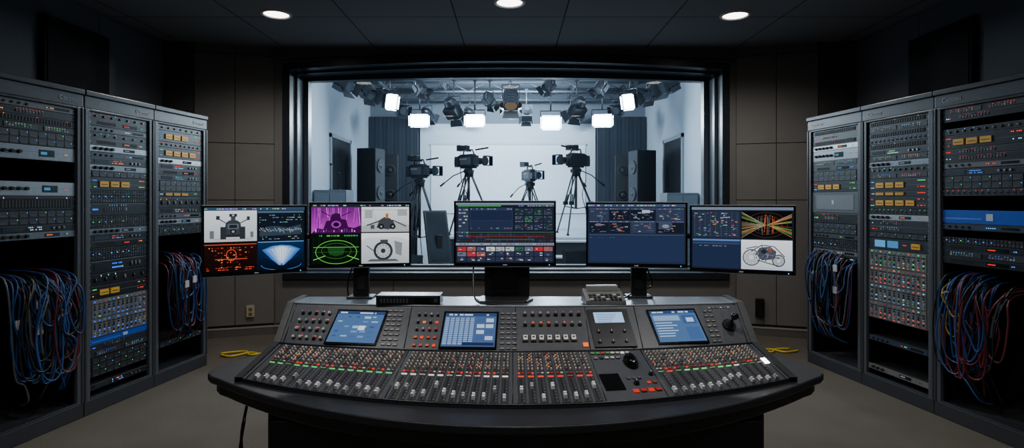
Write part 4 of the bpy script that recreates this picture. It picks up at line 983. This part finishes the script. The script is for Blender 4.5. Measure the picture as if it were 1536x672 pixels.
def tvcam(x, y, zf, hc, ang, sc=1.0, lab=''):
    r = empty('studio_camera', (x, y, zf), (0, 0, ang), label=lab, category='television camera', group='studio cameras on tripods')
    H = hc - zf; K = (28, 31, 36)
    def mm(): 
        m = MB(); m.M = Matrix.Translation((0, 0, H)) @ Matrix.Scale(sc, 4); return m
    m = mm(); m.box(-.17, .15, -.07, .07, -.08, .10, K, 'satin'); m.box(-.12, .10, -.075, -.07, -.05, .07, (76, 82, 90), 'satin'); m.box(.10, .17, -.055, .055, -.06, .06, (46, 50, 56), 'satin')
    m.box(-.13, .02, -.078, -.075, .03, .05, (140, 148, 156), 'paint'); m.box(-.16, .12, -.045, .045, .10, .12, (56, 61, 68), 'satin'); make(m, 'camera_body', parent=r, bevel=.01)
    m = mm(); m.cyl((.17, 0, 0), (.30, 0, 0), .045, .05, (26, 29, 34), 'satin', 16); m.cyl((.21, 0, 0), (.24, 0, 0), .055, .055, (100, 106, 114), 'metal', 16); m.cyl((.30, 0, 0), (.36, 0, 0), .058, .063, (36, 40, 46), 'satin', 16); m.cyl((.36, 0, 0), (.37, 0, 0), .05, .05, (60, 80, 110), 'gloss', 16)
    m.box(.36, .43, -.08, .08, .065, .078, K, 'satin'); m.box(.36, .43, -.08, .08, -.078, -.065, K, 'satin'); m.box(.36, .43, -.08, -.07, -.078, .078, K, 'satin'); m.box(.36, .43, .07, .08, -.078, .078, K, 'satin'); m.box(.18, .29, -.10, -.045, -.055, .045, (46, 50, 56), 'satin'); make(m, 'lens', parent=r)
    m = mm(); m.box(-.26, -.17, -.055, .055, -.08, .09, (52, 56, 62), 'satin'); m.box(-.28, -.26, -.04, .04, -.05, .05, (28, 31, 35), 'satin'); make(m, 'battery', parent=r, bevel=.006)
    m = mm(); m.tube([(-.12, 0, .10), (-.10, 0, .18), (.08, 0, .19), (.12, 0, .10)], .013, K, 'satin', 8); make(m, 'carry_handle', parent=r)
    m = mm(); m.box(-.05, .08, -.15, -.06, .17, .25, K, 'satin'); m.box(-.12, -.05, -.155, -.055, .165, .26, (24, 27, 31), 'satin'); m.box(-.02, .04, -.06, .02, .16, .18, K, 'satin'); make(m, 'viewfinder', parent=r, bevel=.006)
    m = mm(); m.cyl((.10, .05, .19), (.36, .05, .21), .013, .013, (20, 22, 25), 'matte', 8); make(m, 'microphone', parent=r)
    T = empty('tripod', (0, 0, 0), parent=r)
    m = mm(); m.box(-.13, .13, -.05, .05, -.105, -.08, (66, 71, 78), 'metal'); m.cyl((0, 0, -.22), (0, 0, -.10), .055, .062, (36, 40, 46), 'satin', 14); m.cyl((0, -.09, -.15), (0, .09, -.15), .035, .035, (30, 33, 38), 'satin', 12); make(m, 'tripod_head', parent=T)
    m = mm()
    for sy in (-1, 1): m.tube([(-.02, sy*.08, -.15), (-.2, sy*.14, -.22), (-.42, sy*.2, -.38)], .009, (40, 43, 48), 'satin', 6); m.tube([(-.36, sy*.185, -.335), (-.43, sy*.2, -.385)], .016, (16, 17, 19), 'matte', 8)
    make(m, 'pan_handle', parent=T)
    ht = H - .20*sc; sp = min(.62, ht*.46)
    for k in range(3):
        a = 2*pi*k/3+.5; dx, dy = math.cos(a), math.sin(a); l = MB()
        e = Vector((dx*sp, dy*sp, .02)); t = Vector((dx*.05, dy*.05, ht)); sd = Vector((-dy, dx, 0))*.042
        mid = t.lerp(e, .5)
        l.tube([t+sd, mid+sd*.7], .014, K, 'satin', 6); l.tube([t-sd, mid-sd*.7], .014, K, 'satin', 6); l.tube([t.lerp(e, .35), e], .016, (50, 54, 60), 'satin', 6); l.box(mid.x-.035, mid.x+.035, mid.y-.035, mid.y+.035, mid.z-.03, mid.z+.04, K, 'satin')
        l.box(t.x-.03, t.x+.03, t.y-.03, t.y+.03, t.z-.05, t.z+.04, K, 'satin')
        l.cyl(e-Vector((0, 0, .02)), e+Vector((0, 0, .01)), .03, .024, (10, 10, 10), 'matte', 8)
        make(l, 'leg', parent=T)
        q = t.lerp(e, .55); l = MB(); l.tube([q, (0, 0, ht*.42)], .010, K, 'satin', 6); make(l, 'spreader_arm', parent=T)
    m = MB(); m.tube([(0, 0, ht*.42), (0, 0, ht+.02)], .026, K, 'satin', 8); make(m, 'centre_column', parent=T)
    m = MB(); m.tube(smooth([(-.2*sc, .02, H-.05), (-.22, .05, H-.4), (-.1, .08, H*.5), (-.2, .3, .05)], 5), .008, (20, 22, 25), 'satin', 6); make(m, 'camera_cable', parent=r)
tvcam(-1.76, 10.8, 0, 2.0, -.62, 1.18, 'black broadcast camera on a tall tripod on the studio floor')
tvcam(-.84, 11.0, .80, 2.20, -.65, 1.22, 'black broadcast camera on a tripod, lens turned sideways')
tvcam(.38, 12.0, .80, 1.97, -1.15, 1.15, 'smaller black broadcast camera on a tripod')
tvcam(1.24, 11.0, .80, 2.22, pi+.68, 1.25, 'black broadcast camera on a tripod, lens toward the other cameras')

def speaker(x, y, w, d, h, ang, lab, z0=0.0):
    r = empty('studio_loudspeaker', (x, y, z0), (0, 0, ang), label=lab, category='loudspeaker', group='tall black studio loudspeakers')
    m = MB(); m.box(-w/2, w/2, -d/2, d/2, 0.05, h, (30, 34, 40), 'paint'); make(m, 'cabinet', parent=r, bevel=.015)  # black cabinet greyed, haze is part of the colour
    for i in range(4):
        z = h*(.2+.22*i) ; rr = min(w*.36, h*.088)
        m = MB(); m.cyl((0, -d/2, z), (0, -d/2-.02, z), rr, rr*.95, (50, 55, 62), 'satin', 20); m.cyl((0, -d/2-.021, z), (0, -d/2-.022, z), rr*.82, rr*.8, (22, 25, 29), 'satin', 20); m.cyl((0, -d/2-.02, z), (0, -d/2-.035, z), rr*.35, rr*.2, (44, 48, 55), 'satin', 14)
        make(m, 'speaker_driver', parent=r)
    m = MB(); m.box(-w/2-.03, w/2+.03, -d/2-.03, d/2+.03, -.0, .05, (16, 17, 19), 'paint'); make(m, 'base', parent=r)
speaker(-2.68, 12.5, .34, .38, 2.45, .15, 'tall black loudspeaker tower with round drivers')
speaker(-2.86, 11.5, .40, .42, 2.50, 1.3, 'tall black loudspeaker tower turned sideways')
speaker(2.44, 12.5, .34, .38, 2.45, -.15, 'tall black loudspeaker tower with round drivers')
speaker(2.64, 11.5, .40, .42, 2.46, -1.3, 'tall black loudspeaker tower turned sideways')
def cabinet(x0, x1, y0, y1, h, lab):
    r = empty('storage_cabinet', ((x0+x1)/2, (y0+y1)/2, 0), label=lab, category='cabinet', group='grey studio cabinets')
    a = (x1-x0)/2; b = (y1-y0)/2
    m = MB(); m.box(-a, a, -b, b, .06, h, (100, 107, 115), 'paint'); m.box(-a+.03, a-.03, -b+.03, b-.03, 0, .06, (40, 42, 46), 'paint'); make(m, 'body', parent=r, bevel=.008)
    for s in (0, 1):
        m = MB(); m.box((-a+.02) if s == 0 else .005, -.005 if s == 0 else a-.02, -b-.015, -b, .1, h-.05, (112, 120, 128), 'paint'); dr = make(m, 'door', parent=r, bevel=.004)
        m = MB(); xx = -.03 if s == 0 else .03; m.cyl((xx, -b-.03, h*.55), (xx, -b-.03, h*.7), .008, .008, (190, 190, 190), 'metal', 8); make(m, 'handle', parent=dr)
cabinet(-3.33, -2.78, 9.5, 9.95, 1.63, 'grey two-door studio cabinet against the wall')
cabinet(2.60, 3.13, 9.5, 9.95, 1.58, 'grey two-door studio cabinet against the wall')
for x, h in ((-3.10, 2.05), (-2.96, 1.9)):
    r = empty('microphone_stand', (x, 9.7, 1.63), label='thin black microphone stand standing on a cabinet', category='microphone stand', group='small microphone stands')
    m = MB(); m.cyl((0, 0, 0), (0, 0, .015), .035, .03, (20, 20, 22), 'satin', 14); make(m, 'base', parent=r)
    m = MB(); m.cyl((0, 0, .015), (0, 0, h-1.63), .007, .006, (30, 30, 34), 'metal', 8); make(m, 'pole', parent=r)
    m = MB(); m.sphere((0, 0, h-1.61), .022, (30, 30, 32), 'matte'); make(m, 'microphone', parent=r)
def floorscreen(x, y, ang, lean, h0, H, W, lab):
    r = empty('floor_monitor', (x, y, 0), (0, 0, ang), label=lab, category='floor monitor', group='tilted black floor monitors')
    m = MB(); m.box(-W*.4, W*.4, -.2, .25, 0, .05, (20, 22, 25), 'satin'); m.box(-.05, .05, 0, .06, .05, h0+H*.5, (26, 28, 32), 'satin'); make(m, 'stand', parent=r, bevel=.006)
    m = MB(); m.M = Matrix.Translation((0, -.08, h0)) @ Matrix.Rotation(-lean, 4, 'X'); m.box(-W/2, W/2, 0, .06, 0, H, (30, 34, 39), 'satin'); m.box(-W/2+.03, W/2-.03, -.004, 0, .03, H-.03, (30, 36, 44), 'gloss'); make(m, 'panel', parent=r, bevel=.006)
floorscreen(-1.20, 9.4, .45, .35, .42, .92, .40, 'large black prompter screen tilted back on a floor stand')
floorscreen(-1.55, 8.8, -.3, .25, .20, .42, .30, 'small black prompter screen tilted back on a floor stand')
floorscreen(1.05, 8.9, .2, .3, .30, .40, .5, 'small black floor monitor near the steps')

HP = 3.72
lines = [((XL, y, HP), (XR, y, HP)) for y in (8.8, 9.6, 10.7, 11.8, 12.8)] + [((x, 8.2, HP+.06), (x, YB, HP+.06)) for x in (-2.6, -1.4, -.05, 1.3, 2.45)]
for a, b in lines:
    A = Vector(a); B = Vector(b); r = empty('lighting_truss', A, label='grey steel lighting truss below the studio ceiling', category='lighting truss', group='studio lighting grid'); d = B-A
    C1 = R.choice([(150, 156, 162), (100, 106, 114), (76, 82, 90)])  # truss greys lightened to carry painted haze
    m = MB(); m.tube([(0, 0, 0), d], .024, C1, 'satin', 8); make(m, 'lower_rail', parent=r)
    m = MB(); up = Vector((0, 0, .2)); m.tube([up, d+up], .018, C1, 'satin', 8); make(m, 'upper_rail', parent=r)
    m = MB(); n = 16
    for i in range(n): m.tube([d*(i/n)+(up if i % 2 else Vector((0, 0, 0))), d*((i+1)/n)+(Vector((0, 0, 0)) if i % 2 else up)], .009, C1, 'satin', 5)
    make(m, 'lattice', parent=r)
def softlight(x, y, z, W, H, yaw, tilt, e):
    r = empty('studio_softlight', (x, y, z), label='rectangular white glowing studio panel light with barn doors', category='studio light', group='lit studio panel lights')
    Q = Matrix.Rotation(yaw, 4, 'Z') @ Matrix.Rotation(tilt, 4, 'X')
    K = (40, 44, 50)  # black housing lifted to blue-grey, studio haze put into the colour
    m = MB(); m.M = Q; m.box(-W/2-.010, W/2+.010, 0, .10, -H/2-.010, H/2+.010, K, 'satin'); make(m, 'housing', parent=r, bevel=.006)
    m = MB(); m.M = Q; m.box(-W/2, W/2, -.006, 0, -H/2, H/2, (225, 240, 255), 'bright'); make(m, 'light_panel', parent=r)
    for s in (-1, 1):
        m = MB(); m.M = Q @ Matrix.Translation((s*W/2, 0, 0)); m.add([(0, 0, -H/2), (s*.03, -.05, -H/2), (s*.03, -.05, H/2), (0, 0, H/2)], [(0, 1, 2, 3)], (190, 196, 202), 'satin'); make(m, 'barn_door', parent=r)
        m = MB(); m.M = Q @ Matrix.Translation((0, 0, s*H/2)); m.add([(-W/2, 0, 0), (-W/2, -.05, s*.025), (W/2, -.05, s*.025), (W/2, 0, 0)], [(0, 1, 2, 3)], (190, 196, 202), 'satin'); make(m, 'barn_door', parent=r)
    m = MB(); m.M = Matrix.Rotation(yaw, 4, 'Z'); hz = HP-z; top = H/2+.12
    m.tube([(-W/2-.03, .05, 0), (-W/2-.03, .05, top), (W/2+.03, .05, top), (W/2+.03, .05, 0)], .010, (50, 54, 60), 'satin', 6); make(m, 'yoke', parent=r)
    m = MB(); m.M = Matrix.Rotation(yaw, 4, 'Z'); m.tube([(0, .05, top), (0, .05, hz)], .014, (60, 64, 70), 'satin', 6); m.box(-.03, .03, .01, .09, hz-.03, hz+.05, K, 'satin'); make(m, 'hanging_clamp', parent=r)
    d = Q @ Vector((0, -1, 0))
    lamp('panel_lamp', 'AREA', Vector((x, y, z)) + d*.03, e, (.76, .90, 1.0), target=Vector((x, y, z))+d*2, parent=r, shape='RECTANGLE', size=W, size_y=H)
E = 44
softlight(-1.74, 10.65, 2.95, .33, .19, .05, .15, E)
softlight(-.70, 10.65, 2.95, .33, .18, .02, .15, E)
softlight(.73, 10.65, 2.91, .33, .22, -.02, .15, E)
softlight(1.70, 10.65, 2.95, .33, .19, -.05, .15, E)
softlight(-2.05, 9.6, 3.12, .20, .22, .75, .25, E)
softlight(1.98, 9.6, 3.12, .20, .22, -.75, .25, E)
def spot(x, y, z, yaw, tilt, sc=1.0, lit=None):
    r = empty('studio_spotlight', (x, y, z), label='black studio spotlight with barn doors hanging from truss' if not lit else 'black studio spotlight with warm glowing lens', category='studio light', group='hanging studio spotlights')
    sc *= .88
    Q = Matrix.Rotation(yaw, 4, 'Z') @ Matrix.Rotation(tilt, 4, 'X') @ Matrix.Scale(sc, 4); K = (44, 49, 56)  # black raised to bluish grey to paint in the studio haze
    m = MB(); m.M = Q; m.cyl((0, -.14, 0), (0, .12, 0), .10, .10, K, 'satin', 16); m.cyl((0, .12, 0), (0, .19, 0), .10, .06, K, 'satin', 16); m.box(-.11, .11, -.10, .08, -.13, -.05, (52, 57, 64), 'satin')
    for i in range(4): m.cyl((0, -.08+i*.05, 0), (0, -.07+i*.05, 0), .108, .108, (66, 72, 80), 'satin', 16)
    make(m, 'housing', parent=r)
    m = MB(); m.M = Q; m.cyl((0, -.142, 0), (0, -.15, 0), .085, .08, lit or (60, 68, 78), 'screen' if lit else 'gloss', 16); make(m, 'lens', parent=r)
    for k in range(4):
        m = MB(); m.M = Q @ Matrix.Rotation(k*pi/2, 4, 'Y'); m.add([(-.09, -.14, .10), (.09, -.14, .10), (.12, -.23, .15), (-.12, -.23, .15)], [(0, 1, 2, 3)], K, 'satin'); make(m, 'barn_door', parent=r)
    hz = HP-z; m = MB(); m.M = Matrix.Rotation(yaw, 4, 'Z'); t = .19*sc; a = .12*sc
    m.tube([(-a, 0, 0), (-a, 0, t), (a, 0, t), (a, 0, 0)], .010, (60, 64, 70), 'satin', 6); make(m, 'yoke', parent=r)
    m = MB(); m.tube([(0, 0, t), (0, 0, max(hz, t+.02))], .013, (70, 75, 82), 'satin', 6); m.box(-.035, .035, -.04, .04, hz-.03, hz+.05, K, 'satin'); make(m, 'hanging_clamp', parent=r)
for x, y, z, yaw, tilt, sc in ((-2.62, 8.8, 3.28, 1.1, .5, 1.15), (-2.45, 9.6, 3.34, 1.0, .8, 1.2), (-1.55, 9.6, 3.40, .9, .9, .95), (-1.10, 10.7, 3.18, 2.6, .7, 1.4), (-.42, 10.7, 3.36, .9, .9, 1.0), (.62, 9.6, 3.42, -.9, .8, .9),
                               (1.22, 10.7, 3.20, -2.6, .7, 1.35), (1.50, 9.6, 3.40, -1.0, .9, .95), (2.38, 9.6, 3.30, -1.0, .6, 1.2), (2.45, 8.8, 3.26, -1.2, .5, 1.15),
                               (-2.3, 11.8, 3.35, .5, .4, 1.1), (2.2, 11.8, 3.35, -.5, .4, 1.1), (.3, 11.8, 3.25, 3.2, .6, 1.1), (-.95, 12.8, 3.4, 2.7, .5, 1.1), (1.5, 12.8, 3.4, 3.5, .5, 1.1), (-1.9, 12.8, 3.4, 2.6, .5, 1.1)):
    spot(x, y, z, yaw, tilt, sc)
spot(-.02, 9.6, 3.18, 0, .95, 1.4, lit=(110, 92, 74))
lamp('studio_wash_fill', 'AREA', (-.1, 11.2, 3.62), 200, (.74, .88, 1.0), target=(-.1, 13.4, 1.5), shape='RECTANGLE', size=2.4, size_y=.3)  # added lamp with no fixture, brightens the backdrop
lamp('studio_overhead_fill', 'AREA', (-.1, 8.3, 3.6), 70, (.76, .89, 1.0), target=(-.1, 10.5, 0.5), shape='RECTANGLE', size=4.5, size_y=.8)  # added lamp with no fixture, fills the studio from above
lamp('studio_grid_fill', 'AREA', (-.1, 10.4, 3.3), 26, (.78, .90, 1.0), target=(-.1, 10.6, 4.05), shape='RECTANGLE', size=4.0, size_y=.5)  # added lamp with no fixture, brightens ceiling and trusses
print('objects', len(bpy.data.objects))
